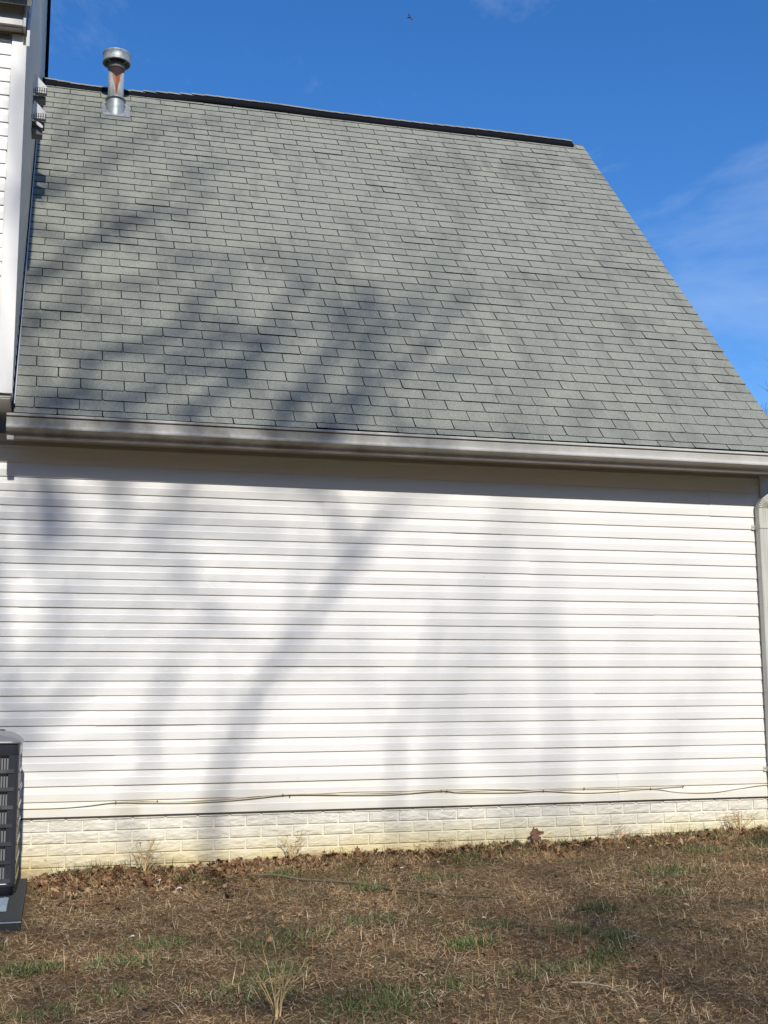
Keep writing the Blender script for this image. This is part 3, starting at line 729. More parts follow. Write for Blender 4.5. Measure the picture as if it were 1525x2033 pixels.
for cx, cy in ((1,1),(1,-1),(-1,1),(-1,-1)):
    b0 = len(mb.v)
    pts = [(cx*(W2-.032+.030*math.cos(a)), cy*(D2-.032+.030*math.sin(a))) for a in [i*math.pi/12 for i in range(7)]]
    prev = None
    for (x, y) in [(cx*(W2-.002), cy*(D2-.060))] + pts + [(cx*(W2-.060), cy*(D2-.002))]:
        q = len(mb.v); mb.v += [(x, y, 0.07), (x, y, HB-0.07)]
        if prev is not None: mb.f.append((prev, q, q+1, prev+1)); mb.mi.append(0); mb.sm.append(True)
        prev = q
acp(mb.build('cabinet', CHAR))
# stamped louvre panels: tall slots between thin upright bars, seven rows
rows = 7; rh = (HB-0.145)/rows
def louvre(side):
    mb = MB(); hw = (W2 if side in 'fb' else D2) - 0.030
    def f(u, z, o):
        if side == 'f': return (u, -D2+0.006 - o, z)
        if side == 'b': return (u, D2-0.006 + o, z)
        if side == 'r': return (W2-0.006 + o, u, z)
        return (-W2+0.006 - o, u, z)
    def bar(u0, u1, z0, z1, o0, o1, tilt=0):
        pts = [(u0,z0,o0),(u1,z0,o0),(u1,z0,o1+tilt),(u0,z0,o1+tilt),(u0,z1,o0),(u1,z1,o0),(u1,z1,o1),(u0,z1,o1)]
        b_ = len(mb.v); mb.v += [f(*p) for p in pts]
        for q in ((0,3,2,1),(4,5,6,7),(0,1,5,4),(1,2,6,5),(2,3,7,6),(3,0,4,7)): mb.f.append(tuple(b_+i for i in q)); mb.mi.append(0); mb.sm.append(False)
    n = int(2*hw/0.0158); pitch = 2*hw/n
    for r_ in range(rows):
        z0 = 0.075 + r_*rh
        bar(-hw, hw, z0, z0+0.022, -0.004, 0.005, 0.004)
        for i in range(n+1):
            u = -hw + i*pitch
            bar(u-0.0034, u+0.0034, z0+0.022, z0+rh, -0.006, 0.002)
    return acp(mb.build('louvre_panel', CHAR))
for s_ in 'frbl': louvre(s_)
mb = MB()
loft(mb, [(rrect(W2+0.006, D2+0.006, .06), HB-0.004), (rrect(W2+0.008, D2+0.008, .06), HB+0.004), (rrect(W2+0.004, D2+0.004, .06), HB+0.012), (rrect(W2-0.012, D2-0.012, .08), HB+0.030), (rrect(W2-0.035, D2-0.035, .11), HB+0.050), (rrect(W2-0.07, D2-0.07, .16), HB+0.066), (rrect(W2-0.105, D2-0.105, .2), HB+0.072)], capt=True)
acp(mb.build('lid', LID))
mb = MB()
for i in range(9):
    r_ = 0.05 + i*0.026; mb.tube([(r_*math.cos(a), r_*math.sin(a), HB+0.080) for a in [k*math.pi/16 for k in range(33)]], 0.0035, 5)
for k in range(8):
    a = k*math.pi/4; mb.tube([(0.03*math.cos(a), 0.03*math.sin(a), HB+0.084), (0.27*math.cos(a), 0.27*math.sin(a), HB+0.076)], 0.0035, 5)
acp(mb.build('fan_grille', CHAR))
for z in (HB-0.012,):
    mb = MB(); mb.lathe([(0.006, 0), (0.005, 0.004)], 10, c=(0, 0, 0)); ob = acp(mb.build('screw', SCREW)); ob.location = (W2-0.002, -D2+0.07, z); ob.rotation_euler = (0, R(90), 0)
mb = MB(); mb.box(W2-0.012, W2+0.0065, -D2+0.105, D2-0.105, 0.60, 0.615)
acp(mb.build('side_rail', CHAR))
mb = MB()
mb.box(-0.72, -0.205, -1.62, -1.27, padt+0.001, padt+0.028)
for i in range(16): mb.box(-0.71 + i*0.032, -0.70 + i*0.032, -1.61, -1.28, padt+0.0275, padt+0.0325)
mb.build('ribbed_slab', SLABM, bevel=0.002, tagv=('pale blue-grey ribbed slab lying on the black pad in front of the air conditioner', 'slab'))

# ---------------------------------------------------------------- trees behind the camera: their bare limbs shade the wall, the roof and the lawn
SH = [
('A', 0.06, [(0.94, -0.19, 2.85), (1.21, 0.04, 3.12), (1.52, 0.44, 3.6), (1.77, 0.82, 4.05), (1.95, 1.05, 4.33)]),
('A', 0.065, [(1.57, -0.16, 2.89), (1.82, 0.11, 3.21), (2.05, 0.36, 3.51), (2.25, 0.67, 3.87), (2.5, 0.95, 4.21)]),
('A', 0.06, [(2.11, -0.21, 2.83), (2.26, 0.2, 3.31), (2.45, 0.58, 3.77), (2.52, 0.92, 4.17), (2.53, 1.11, 4.41)]),
('A', 0.028, [(2.38, -0.22, 2.81), (2.45, 0.09, 3.19), (2.7, 0.57, 3.75), (3.11, 1.17, 4.48), (3.82, 2.06, 5.53), (4.13, 3.07, 6.74)]),
('A', 0.045, [(-0.45, 1.56, 4.94), (-0.32, 1.71, 5.12), (-0.04, 1.95, 5.41), (0.34, 2.36, 5.89), (0.56, 2.63, 6.22), (0.92, 3.01, 6.67)]),
('A', 0.035, [(0.18, 1.35, 4.69), (0.47, 1.58, 4.96), (0.94, 2.05, 5.52), (1.53, 2.58, 6.15)]),
('A', 0.055, [(-0.35, 0.72, 3.94), (-0.19, 0.92, 4.18), (0.09, 1.16, 4.46), (0.59, 1.59, 4.98), (1.01, 1.81, 5.23), (1.28, 2.05, 5.52)]),
('A', 0.045, [(-0.32, 0.31, 3.44), (-0.22, 0.41, 3.57), (-0.01, 0.65, 3.85), (0.32, 0.84, 4.08), (0.73, 1.02, 4.29), (1.11, 1.29, 4.62)]),
('A', 0.062, [(-0.08, -0.25, 2.78), (0.08, -0.12, 2.93), (0.25, 0.19, 3.31), (0.49, 0.27, 3.4), (0.8, 0.47, 3.64), (1.03, 0.74, 3.97), (1.4, 1.22, 4.53)]),
('A', 0.05, [(-0.22, -0.22, 2.82), (-0.03, -0.19, 2.85), (0.62, -0.09, 2.97), (1.01, 0.11, 3.2), (1.49, 0.26, 3.38), (1.81, 0.59, 3.78)]),
('A', 0.045, [(0.39, -0.26, 2.77), (0.73, 0.09, 3.18), (1.09, 0.33, 3.47), (1.44, 0.6, 3.79)]),
('A', 0.035, [(1.84, -0.25, 2.78), (2.13, 0.01, 3.09), (2.51, 0.21, 3.33), (2.98, 0.63, 3.83), (3.51, 1.21, 4.52)]),
('B', 0.018, [(3.4, -0.29, 2.73), (3.83, 0.5, 3.67), (4.27, 1.06, 4.34), (4.78, 1.71, 5.12)]),
('A', 0.03, [(-0.36, 2.14, 5.63), (-0.11, 2.46, 6.01), (0.03, 2.7, 6.3), (0.37, 3.31, 7.03)]),
('A', 0.062, [(1.07, 0.0, -0.29), (1.1, 0.0, 0.03), (1.22, 0.0, 0.36), (1.32, 0.0, 0.48), (1.33, 0.0, 0.63), (1.37, 0.0, 0.8), (1.56, 0.0, 1.01), (1.7, 0.0, 1.18), (1.83, 0.0, 1.41), (1.97, 0.0, 1.61), (2.26, 0.0, 1.89), (2.46, 0.0, 2.14), (2.84, 0.0, 2.41), (3.13, 0.0, 2.56)]),
('A', 0.055, [(-0.44, 0.0, 0.55), (-0.31, 0.0, 0.72), (-0.18, 0.0, 0.88), (-0.1, 0.0, 1.11), (-0.02, 0.0, 1.31), (0.12, 0.0, 1.54), (0.43, 0.0, 1.81), (0.75, 0.0, 2.0), (1.07, 0.0, 2.34)]),
('A', 0.05, [(-0.45, 0.0, 1.68), (-0.28, 0.0, 1.75), (-0.04, 0.0, 1.83), (0.29, 0.0, 1.95), (0.74, 0.0, 2.14)]),
('A', 0.055, [(-0.46, 0.0, 2.0), (-0.22, 0.0, 2.09), (0.13, 0.0, 2.18), (0.31, 0.0, 2.28), (0.53, 0.0, 2.4)]),
('A', 0.035, [(-0.2, 0.0, 0.48), (0.09, 0.0, 0.8), (0.35, 0.0, 1.06), (0.7, 0.0, 1.47), (1.07, 0.0, 1.9), (1.29, 0.0, 2.2), (1.59, 0.0, 2.48)]),
('A', 0.042, [(0.51, 0.0, -0.01), (0.65, 0.0, 0.33), (0.68, 0.0, 0.64), (0.89, 0.0, 1.1), (1.11, 0.0, 1.48), (1.26, 0.0, 1.83), (1.59, 0.0, 2.21)]),
('A', 0.05, [(0.64, 0.0, 1.96), (0.85, 0.0, 2.04), (1.25, 0.0, 1.98), (1.59, 0.0, 1.91)]),
('B', 0.055, [(3.78, 0.0, -0.36), (3.71, 0.0, -0.03), (3.7, 0.0, 0.54), (3.69, 0.0, 0.99), (3.66, 0.0, 1.42), (3.69, -0.0, 1.81), (3.54, 0.0, 2.28)]),
('B', 0.05, [(2.71, 0.0, -0.36), (2.75, 0.0, 0.0), (2.77, 0.0, 0.26), (2.8, 0.0, 0.75), (2.96, 0.0, 1.26), (3.11, 0.0, 1.68), (3.33, 0.0, 2.08)]),
('A', 0.045, [(2.41, 0.0, -0.17), (2.44, 0.0, 0.15), (2.49, 0.0, 0.66), (2.66, 0.0, 1.05), (2.82, 0.0, 1.41)]),
('B', 0.03, [(4.47, 0.0, 0.11), (4.66, 0.0, 0.52), (4.95, 0.0, 0.85), (5.2, 0.0, 1.31)]),
('B', 0.025, [(4.1, 0.0, 0.42), (4.29, 0.0, 0.91), (4.4, 0.0, 1.39)]),
('B', 0.035, [(3.26, 0.0, -0.16), (3.24, 0.0, 0.36), (3.37, 0.0, 0.8), (3.35, 0.0, 1.3)]),
('B', 0.05, [(3.12, -1.12, -0.38), (3.08, -1.97, -0.42), (3.15, -2.58, -0.45), (3.4, -2.93, -0.46), (3.48, -3.3, -0.47)]),
('B', 0.07, [(2.86, -2.04, -0.43), (2.92, -2.75, -0.46), (2.97, -3.33, -0.49), (3.17, -3.7, -0.5)]),
('B', 0.055, [(2.4, -2.3, -0.45), (2.66, -2.77, -0.47), (2.71, -3.44, -0.5), (2.83, -4.08, -0.52)]),
('B', 0.04, [(3.4, -1.77, -0.41), (3.67, -2.2, -0.42), (4.01, -2.48, -0.42)]),
('B', 0.06, [(2.55, -3.74, -0.51), (2.94, -3.7, -0.5), (3.16, -3.87, -0.51)]),
('B', 0.04, [(2.04, -3.56, -0.52), (2.31, -3.98, -0.53), (2.68, -4.33, -0.54)]),
('A', 0.035, [(-0.26, -2.05, -0.5), (0.16, -1.85, -0.48), (0.63, -1.9, -0.48), (0.96, -2.38, -0.49)]),
('A', 0.045, [(-0.05, -2.99, -0.54), (0.38, -2.89, -0.53), (0.84, -2.91, -0.52)]),
('A', 0.045, [(0.23, -3.55, -0.56), (0.84, -3.47, -0.54), (1.44, -3.35, -0.52), (1.9, -2.94, -0.49)]),
('A', 0.03, [(1.22, -2.11, -0.47), (1.63, -2.01, -0.46), (1.99, -2.34, -0.46)]),
('B', 0.035, [(1.0, -3.75, -0.55), (1.58, -3.57, -0.53), (2.03, -3.29, -0.51)]),

]
def to_tree(S, yt):
    t = S[1] - yt
    return Vector((S[0] - t*math.tan(SUN_AZ), yt, S[2] + TANE*t))
def wof(S): return S[2] + TANE*S[1]
def grow(mb, p, d, ln, r, lev, cnt):
    n = max(3, int(ln/0.35)); pts = [p.copy()]; rr = [r]; q = p.copy(); dd = d.normalized()
    for i in range(n):
        dd = (dd + Vector((random.gauss(0, .16), random.gauss(0, .16), random.gauss(0.03, .13)))).normalized()
        q = q + dd*(ln/n); pts.append(q.copy()); rr.append(r*(1 - 0.8*(i+1)/n))
    mb.tube(pts, rr, 5 if lev < 2 else 4)
    if lev < 3:
        for k in range(cnt):
            i = random.randint(1, n-1)
            ax = Vector((random.gauss(0,1), random.gauss(0,.6), random.gauss(0.35,1))).normalized()
            nd = (dd*0.75 + ax).normalized(); grow(mb, pts[i], nd, ln*random.uniform(.4, .65), rr[i]*0.55, lev+1, max(2, cnt-1))
def big_tree(which, trunk, label, ymean):
    t = tag(empty('bare_tree', tuple(trunk[0])), label, 'tree', 'tall bare trees on the lawn')
    mb = MB(); mb.tube(trunk, [v_*(1.0 if which == 'A' else 1.25) for v_ in (0.28, 0.23, 0.20, 0.17, 0.11)], 14)
    ob = mb.build('trunk', BARK); ob.parent = t; ob.matrix_parent_inverse = Matrix.Translation(-t.location)
    mb = MB(); nodes = [(Vector(trunk[1]).lerp(Vector(trunk[2]), .5), .16)] + [(Vector(p), 0.16) for p in trunk[1:]]
    limbs = sorted([s for s in SH if s[0] == which], key=lambda s: wof(s[2][0]))
    for _, r, S in limbs:
        if S[0][1] < -0.4 and S[0][2] < 0: r *= 0.72
        elif S[0][2] < 2.45 and abs(S[0][1]) < 0.01: r *= 0.50
        else: r *= 1.0
        yt = ymean + random.uniform(-2.2, 2.2)
        P_ = [to_tree(s, yt + 0.35*i*random.uniform(-1, 1)) for i, s in enumerate(S)]
        a = P_[0]
        best = min((nn for nn in nodes if nn[0].z < a.z - 0.3), key=lambda nn: (nn[0]-a).length + 0.9*abs(nn[0].x-a.x), default=nodes[0])
        mid = best[0].lerp(a, 0.5) + Vector((0, 0, -0.15))
        full = [best[0], mid] + P_; n = len(full)
        fine, rr = [], []
        for i in range(n-1):
            p0 = full[max(i-1, 0)]; p1, p2 = full[i], full[i+1]; p3 = full[min(i+2, n-1)]
            for tt in (0, .33, .66):
                fine.append(0.5*((2*p1) + (p2-p0)*tt + (2*p0-5*p1+4*p2-p3)*tt*tt + (3*p1-p0-3*p2+p3)*tt**3) + Vector((random.gauss(0,.02), random.gauss(0,.03), random.gauss(0,.02))))
                rr.append(r*(1.15 - 0.75*(i+tt)/n)*(0.38 if i < 1 else 1.0))
        fine.append(full[-1]); rr.append(r*0.35)
        mb.tube(fine, rr, 8)
        for i in range(5, len(fine), 1):
            nodes.append((fine[i], rr[i]))
            if random.random() < 0.40:
                dd = (fine[i] - fine[i-1]).normalized()
                nd = (dd*0.8 + Vector((random.gauss(0, .7), random.gauss(0, .7), random.gauss(0.1, .5)))).normalized()
                grow(mb, fine[i], nd, random.uniform(0.8, 2.4), rr[i]*random.uniform(.35, .6), 1, 4)
    ob = mb.build('crown', BARK); ob.parent = t; ob.matrix_parent_inverse = Matrix.Translation(-t.location)
big_tree('A', [(-3.2, -20.0, -1.3), (-3.1, -20.1, 4.0), (-2.8, -20.0, 9.0), (-2.4, -20.0, 12.6), (-1.9, -20.0, 15.5)], 'tall bare tree behind the camera, its limbs shading the left of wall and roof', -20.0)
big_tree('B', [(6.4, -27, -1.4), (6.3, -27, 6.0), (6.0, -27, 14), (5.6, -27, 18.0), (5.0, -27, 20.5)], 'slimmer bare tree behind the camera, its limbs shading the middle of the wall', -27.0)

# added evergreen row, unseen behind the camera, to block low sky light
SCREENM, nt_, b_ = mat('evergreen_foliage', (0.035, 0.055, 0.022), 0.9, 0, 0.1)
gw = np.random.default_rng(5); vv = []
for i in range(64):
    row = i % 2; x0 = -64 + i*2.05 + gw.uniform(-.8, .8) + 2.6; y0 = -36 - 4.5*row + gw.uniform(-1.2, 1.2); hh = gw.uniform(17.5, 20.0) + 1.5*row; rr = gw.uniform(3.2, 4.2); n = 900
    t = gw.uniform(0, 1, n)**0.8; a = gw.uniform(0, 2*np.pi, n); rad = rr*(1-t)**0.7*gw.uniform(.55, 1.05, n) + .15
    c_ = np.stack([x0 + rad*np.cos(a), y0 + rad*np.sin(a), -1.6 + t*hh], 1); s_ = gw.uniform(.5, 1.0, n)[:, None]
    d1 = np.stack([np.cos(a), np.sin(a), -0.55 + gw.normal(0, .2, n)], 1)*s_; d2 = np.stack([-np.sin(a), np.cos(a), gw.normal(0, .3, n)], 1)*s_*.6
    vv.append(np.stack([c_ + d1, c_ + d2, c_ - d2], 1).reshape(-1, 3))
vv = np.concatenate(vv)
tag(np_mesh('sky_screen', vv, np.arange(len(vv)).reshape(-1, 3), SCREENM), 'added evergreen screen behind the camera that blocks low sky light', 'sky_screen', kind='stuff')

# bare tree far behind the house, its top showing past the roof edge
ft = tag(empty('bare_tree', (25.2, 29.2, -0.9)), 'distant bare tree whose fine twigs show past the lower right roof edge', 'tree')
tr_ = MB(); tr_.tube([(0.6, 0, 0), (0.45, 0, 4), (0.3, 0, 8)], [0.26, 0.20, 0.13], 10); ob = tr_.build('trunk', BARK); ob.parent = ft
st_ = random.getstate(); random.seed(41)
mb = MB()
def far(p, d, ln, r, lev):
    n = 6; pts = [p]; rr = [r]; q = p; dd = d.normalized()
    for i in range(n):
        dd = (dd + Vector((random.gauss(0,.10), random.gauss(0,.10), 0.04+random.gauss(0,.07)))).normalized(); q = q + dd*(ln/n); pts.append(q); rr.append(max(0.004, r*(1-0.85*(i+1)/n)))
    mb.tube(pts, rr, 4)
    if lev < 3:
        for i in range(1, 7):
            for s_ in range(1 if lev < 1 else 2):
                a = Vector((random.gauss(0,1), random.gauss(0,1), abs(random.gauss(0,.5)))).normalized()
                far(pts[i], dd*0.9 + a*0.75, ln*random.uniform(.42,.6), rr[i]*0.55, lev+1)
for d, zz, l in ((( -0.18,0,1), 7.4, 3.7), ((0.35,0.1,1), 7.8, 4.4), ((-0.55,0.2,0.9), 6.8, 4.4), ((0.75,-0.1,.8), 6.5, 4.4), ((-0.02,-.3,1), 7.0, 4.0)):
    far(Vector((0.36, 0, zz)), Vector(d), l, 0.07, 0)
ob = mb.build('crown', BARK); ob.parent = ft
random.setstate(st_)

# bird high overhead
bc = Vector((36.592, 113.7, 79.094)); Q = Matrix.Translation(bc) @ CAM3
mb = MB(); sz = 0.62
body = [(-0.30, 0.52, .02), (-0.12, 0.40, .08), (0.05, 0.10, .12), (0.02, -0.10, .12), (-0.30, -0.20, .06), (-0.62, -0.22, .02)]
def bb(x, y, z=0): return Q @ Vector((x*sz, y*sz, z*sz))
mb.tube([bb(0.22, 0.02), bb(0.08, 0.0), bb(-0.12, -0.03), bb(-0.34, -0.07), bb(-0.62, -0.12)], [0.02, 0.07, 0.10, 0.06, 0.025], 8)
for sg, tip in ((1, (-0.22, 0.85)), (-1, (0.52, -0.72))):
    a, b_, c_, d_ = (0.10, 0.05*sg), (tip[0]+0.12, tip[1]*0.55), tip, (tip[0]*0.5-0.22, tip[1]*0.35)
    top = [bb(*a, .02), bb(*b_, .06), bb(*c_, .10), bb(*d_, .02)]; bt = [bb(*a, -.03), bb(*b_, .02), bb(*c_, .08), bb(*d_, -.02)]
    mb.poly(top); mb.poly(bt[::-1])
    for i in range(4): mb.poly([top[i], bt[i], bt[(i+1) % 4], top[(i+1) % 4]])
mb.build('bird', BIRDM, tagv=('small dark bird soaring with spread wings in the blue sky above the ridge', 'bird'))

# ---------------------------------------------------------------- lawn
def blades(n, xr, yr_, lmin, lmax, w0, el0, el1, seed, keep=None, wall=False):
    g = np.random.default_rng(seed); x = g.uniform(*xr, n); y = g.uniform(*yr_, n)
    if keep is not None:
        k = keep(x, y, g); x, y = x[k], y[k]; n = len(x)
    az = g.uniform(0, 2*np.pi, n); el = g.uniform(el0, el1, n); ln = g.uniform(lmin, lmax, n)*g.uniform(.6, 1, n)
    z = ground_z(x, y) + g.uniform(-0.004, 0.012, n); w_ = w0*g.uniform(.6, 1.4, n)
    dx, dy = np.cos(az), np.sin(az); ex, ey = -dy, dx
    bend = g.uniform(-0.9, 0.35, n)*0.9; kink = g.normal(0, .35, n)
    p0 = np.stack([x, y, z], 1)
    d1 = np.stack([dx*np.cos(el), dy*np.cos(el), np.sin(el)], 1)
    el2 = el + bend; a2 = az + kink
    d2 = np.stack([np.cos(a2)*np.cos(el2), np.sin(a2)*np.cos(el2), np.sin(el2)], 1)
    p1 = p0 + d1*(ln*0.5)[:, None]; p2 = p1 + d2*(ln*0.5)[:, None]
    for q in (p1, p2):
        gg = ground_z(q[:, 0], q[:, 1]) + 0.003; q[:, 2] = np.maximum(q[:, 2], gg); q[:, 1] = np.minimum(q[:, 1], -0.012)
    tw = g.uniform(-.6, .6, n)
    e = np.stack([ex, ey, tw], 1); e /= np.linalg.norm(e, axis=1)[:, None]
    V = np.stack([p0 - e*(w_*.5)[:, None], p0 + e*(w_*.5)[:, None], p1 - e*(w_*.42)[:, None], p1 + e*(w_*.42)[:, None], p2 + e*(w_*.08)[:, None]], 1).reshape(-1, 3)
    b_ = np.arange(n)*5
    T = np.concatenate([np.stack([b_, b_+1, b_+3], 1), np.stack([b_, b_+3, b_+2], 1), np.stack([b_+2, b_+3, b_+4], 1)])
    return V, T
def join(parts):
    vs, ts, o = [], [], 0
    for V, T in parts: vs.append(V); ts.append(T + o); o += len(V)
    return np.concatenate(vs), np.concatenate(ts)
def padkeep(x, y, g): return ~((x < -0.09) & (y > -1.97) & (x > -1.2))
straw = join([
    blades(230000, (-1.3, 6.6), (-5.6, -0.01), 0.02, 0.075, 0.0020, -0.05, 0.40, 1, padkeep),
    blades(60000, (-1.3, 6.6), (-5.6, -0.01), 0.03, 0.10, 0.0023, 0.0, 0.55, 2, padkeep),
    blades(26000, (-1.3, 6.6), (-0.42, -0.01), 0.03, 0.12, 0.0030, 0.0, 0.9, 3, padkeep),
    blades(16000, (-1.3, 6.6), (-5.6, -0.03), 0.05, 0.12, 0.0025, 0.5, 1.3, 4, padkeep)])
tag(np_mesh('dry_grass', *straw, STRAW), 'tangled straw-coloured winter grass covering the lawn', 'dry grass', kind='stuff')
# green blades in loose patches
tufts = [(2.05,-2.75,.17),(0.85,-3.25,.30),(1.05,-3.0,.16),(2.60,-2.72,.22),(2.75,-2.95,.14),(2.15,-3.35,.22),(2.45,-3.30,.20),(2.60,-3.15,.12),(2.80,-2.85,.10),(1.95,-1.15,.16),(4.55,-0.62,.26),(5.1,-0.55,.3),(3.0,-2.2,.16),(0.35,-2.6,.25),(-0.05,-2.6,.18),(0.0,-3.3,.2),(1.35,-3.6,.3),(1.75,-3.45,.2),(0.55,-2.2,.25),(1.2,-2.35,.3),(3.6,-1.9,.2),(2.45,-0.95,.2),(1.5,-0.55,.14),(2.9,-0.28,.22),(3.25,-0.22,.18),(5.3,-0.22,.26),(4.9,-0.15,.2),(3.9,-1.3,.25),(0.9,-0.35,.14),(2.3,-2.4,.2),(1.7,-2.1,.25),(0.3,-3.1,.2)]
gp = []
g2 = np.random.default_rng(11)
for i, (x, y, r) in enumerate(tufts):
    n = int(4200*r*r*(15 if r < .19 else 6))
    def kp(xx, yy, g, x=x, y=y, r=r): return (((xx-x)/r)**2 + ((yy-y)/(r*0.8))**2 < g.uniform(0, 1, len(xx))**1.2) & (yy < -0.015)
    gp.append(blades(n, (x-r, x+r), (y-r, y+r), 0.03, 0.085, 0.0028, 0.25, 1.25, 100+i, kp))
def gk(x, y, g):
    v = np.sin(x*2.1+1.3)*np.sin(y*2.7+.4) + np.sin(x*5.3)*np.sin(y*4.1+2)*.6 + g.normal(0, .35, len(x)); return (v > 0.75) & padkeep(x, y, g)
gp.append(blades(2600, (-0.05, 6.3), (-0.16, -0.02), 0.05, 0.15, 0.0030, 0.6, 1.45, 55, lambda x, y, g: np.sin(x*4.3)+np.sin(x*1.9+1) > g.uniform(-.4, 1.6, len(x))))
gp.append(blades(30000, (-1.3, 6.6), (-5.6, -0.1), 0.02, 0.06, 0.0024, 0.1, 1.0, 77, gk))
tag(np_mesh('green_grass', *join(gp), GREEN), 'scattered low green grass growing through the dead lawn', 'green grass', kind='stuff')

# fallen oak leaves
OUT = [(0,0),(0.10,0.05),(0.22,0.20),(0.30,0.10),(0.45,0.34),(0.55,0.14),(0.70,0.28),(0.78,0.10),(1,0),(0.78,-0.10),(0.70,-0.28),(0.55,-0.14),(0.45,-0.34),(0.30,-0.10),(0.22,-0.20),(0.10,-0.05)]
def leaf_np(n, seed, sampler, smin=0.035, smax=0.085):
    g = np.random.default_rng(seed); x, y = sampler(n, g); k = padkeep(x, y, g) & (y < -0.02); x, y = x[k], y[k]; n = len(x)
    o = np.array(OUT); mid = np.array([(0.22, 0), (0.45, 0), (0.70, 0)])
    allp = np.concatenate([o, mid]); L_ = g.uniform(smin, smax, n)
    az = g.uniform(0, 2*np.pi, n); pit = g.normal(0, .35, n); rol = g.normal(0, .5, n); cl = g.uniform(-1.2, 2.6, n); c2 = g.uniform(-1, 1.6, n)
    u = allp[:, 0][None] * L_[:, None] - L_[:, None]*.5; v_ = allp[:, 1][None]*L_[:, None]*g.uniform(.8, 1.25, n)[:, None]
    h = (cl[:, None]*(v_/L_[:, None])**2 + c2[:, None]*(u/L_[:, None])**2)*L_[:, None]
    cr, sr = np.cos(rol)[:, None], np.sin(rol)[:, None]; v2 = v_*cr - h*sr; h2 = v_*sr + h*cr
    cp, sp = np.cos(pit)[:, None], np.sin(pit)[:, None]; u2 = u*cp - h2*sp; h3 = u*sp + h2*cp
    ca_, sa = np.cos(az)[:, None], np.sin(az)[:, None]
    X_ = x[:, None] + u2*ca_ - v2*sa; Y_ = np.minimum(y[:, None] + u2*sa + v2*ca_, -0.011)
    zb = ground_z(x, y)[:, None]; Z_ = zb + h3 - np.minimum(h3.min(1), 0)[:, None]*0.8 + g.uniform(0.004, .022, n)[:, None]
    V = np.stack([X_, Y_, Z_], -1).reshape(-1, 3); m_ = len(allp)
    tris = [(0,1,15),(1,2,16),(1,16,15),(15,16,14),(2,3,16),(16,13,14),(3,4,17),(3,17,16),(16,17,13),(13,17,12),(4,5,17),(17,11,12),(5,6,18),(5,18,17),(17,18,11),(11,18,10),(6,7,18),(18,9,10),(7,8,18),(18,8,9)]
    T = (np.array(tris)[None] + (np.arange(n)*m_)[:, None, None]).reshape(-1, 3)
    return V, T
wallside = lambda n, g: (g.uniform(-0.1, 6.3, n), -np.abs(g.normal(0, .20, n)) - 0.02)
leftheap = lambda n, g: (g.uniform(-0.1, 1.3, n), -np.abs(g.normal(0, .45, n)) - 0.02)
midheap = lambda n, g: (g.uniform(1.1, 4.0, n), -np.abs(g.normal(0, .12, n)) - 0.02)
allover = lambda n, g: (g.uniform(-1.2, 6.3, n), g.uniform(-5.4, -0.1, n))
LV = join([leaf_np(900, 21, wallside, .03, .07), leaf_np(420, 22, leftheap, .03, .075), leaf_np(260, 23, midheap), leaf_np(900, 24, allover, .02, .05)])
tag(np_mesh('fallen_leaves', *LV, LEAF), 'curled brown oak leaves drifted against the brick base', 'fallen leaves', kind='stuff')

# one big leaf propped upright against the bricks
def big_leaf():
    pts = [(0.0,-0.62),(0.03,-0.30),(0.30,-0.42),(0.24,-0.16),(0.10,-0.10),(0.34,0.02),(0.52,0.06),(0.50,0.20),(0.22,0.22),(0.14,0.28),(0.10,0.42),(-0.04,0.36),(-0.10,0.48),(-0.22,0.34),(-0.20,0.16),(-0.44,0.14),(-0.46,0.0),(-0.26,-0.06),(-0.30,-0.26),(-0.04,-0.28)]
    mb = MB(); s_ = 0.115; cx, cy, cz = 3.50, -0.050, -0.225
    f = lambda x, z, o=0: (cx + x*s_, cy - 0.02*abs(x) + 0.035*z*0.5 + o - 0.012*math.sin(x*6), cz + z*s_)
    mb.v.append(f(0, 0)); mb.v.append(f(0, 0, .0015)); n = len(pts)
    mb.v += [f(*p_) for p_ in pts] + [f(*p_, .0015) for p_ in pts]
    for i in range(n):
        j = (i+1) % n; mb.f += [(0, 2+i, 2+j), (1, 2+n+j, 2+n+i), (2+i, 2+n+i, 2+n+j, 2+j)]; mb.mi += [0]*3; mb.sm += [False]*3
    return mb.build('oak_leaf', LEAFBIG, tagv=('large lobed brown leaf standing upright against the brick base', 'leaf'))
LEAFBIG, nt_, b_ = mat('big_dead_leaf', (0.16, 0.075, 0.035), 0.7)
big_leaf()

def ground_pt(x, y, h=0.0): return (x, y, float(ground_z(x, y)) + h)
mb = MB(); sp_ = [(1.28,-0.50),(1.45,-0.62),(1.6,-0.76),(1.75,-0.88),(1.87,-1.02),(2.0,-1.18),(2.11,-1.33),(2.22,-1.46),(2.34,-1.61),(2.43,-1.70),(2.53,-1.82)]
mb.tube([ground_pt(x, y, 0.022 + 0.006*math.sin(i*2.1)) for i, (x, y) in enumerate(sp_)], [0.006,0.008,0.0085,0.008,0.008,0.007,0.006,0.006,0.005,0.004,0.003], 8)
mb.tube([ground_pt(1.75,-0.88,.026), ground_pt(1.86,-0.90,.045)], [0.005, .002], 5); mb.tube([ground_pt(2.22,-1.46,.024), ground_pt(2.36,-1.45,.05), ground_pt(2.43,-1.47,.05)], [0.004, .003, .0015], 5)
mb.build('fallen_branch', STICK, tagv=('long thin grey-brown branch lying on the lawn along the house', 'branch'))
mb = MB(); mb.tube([ground_pt(2.20,-3.66,.03), ground_pt(2.25,-3.72,.032), ground_pt(2.31,-3.79,.028), ground_pt(2.37,-3.86,.02)], [0.004, .005, .0035, .0015], 7); mb.tube([ground_pt(2.25,-3.72,.034), ground_pt(2.29,-3.71,.05)], [0.003, .001], 5)
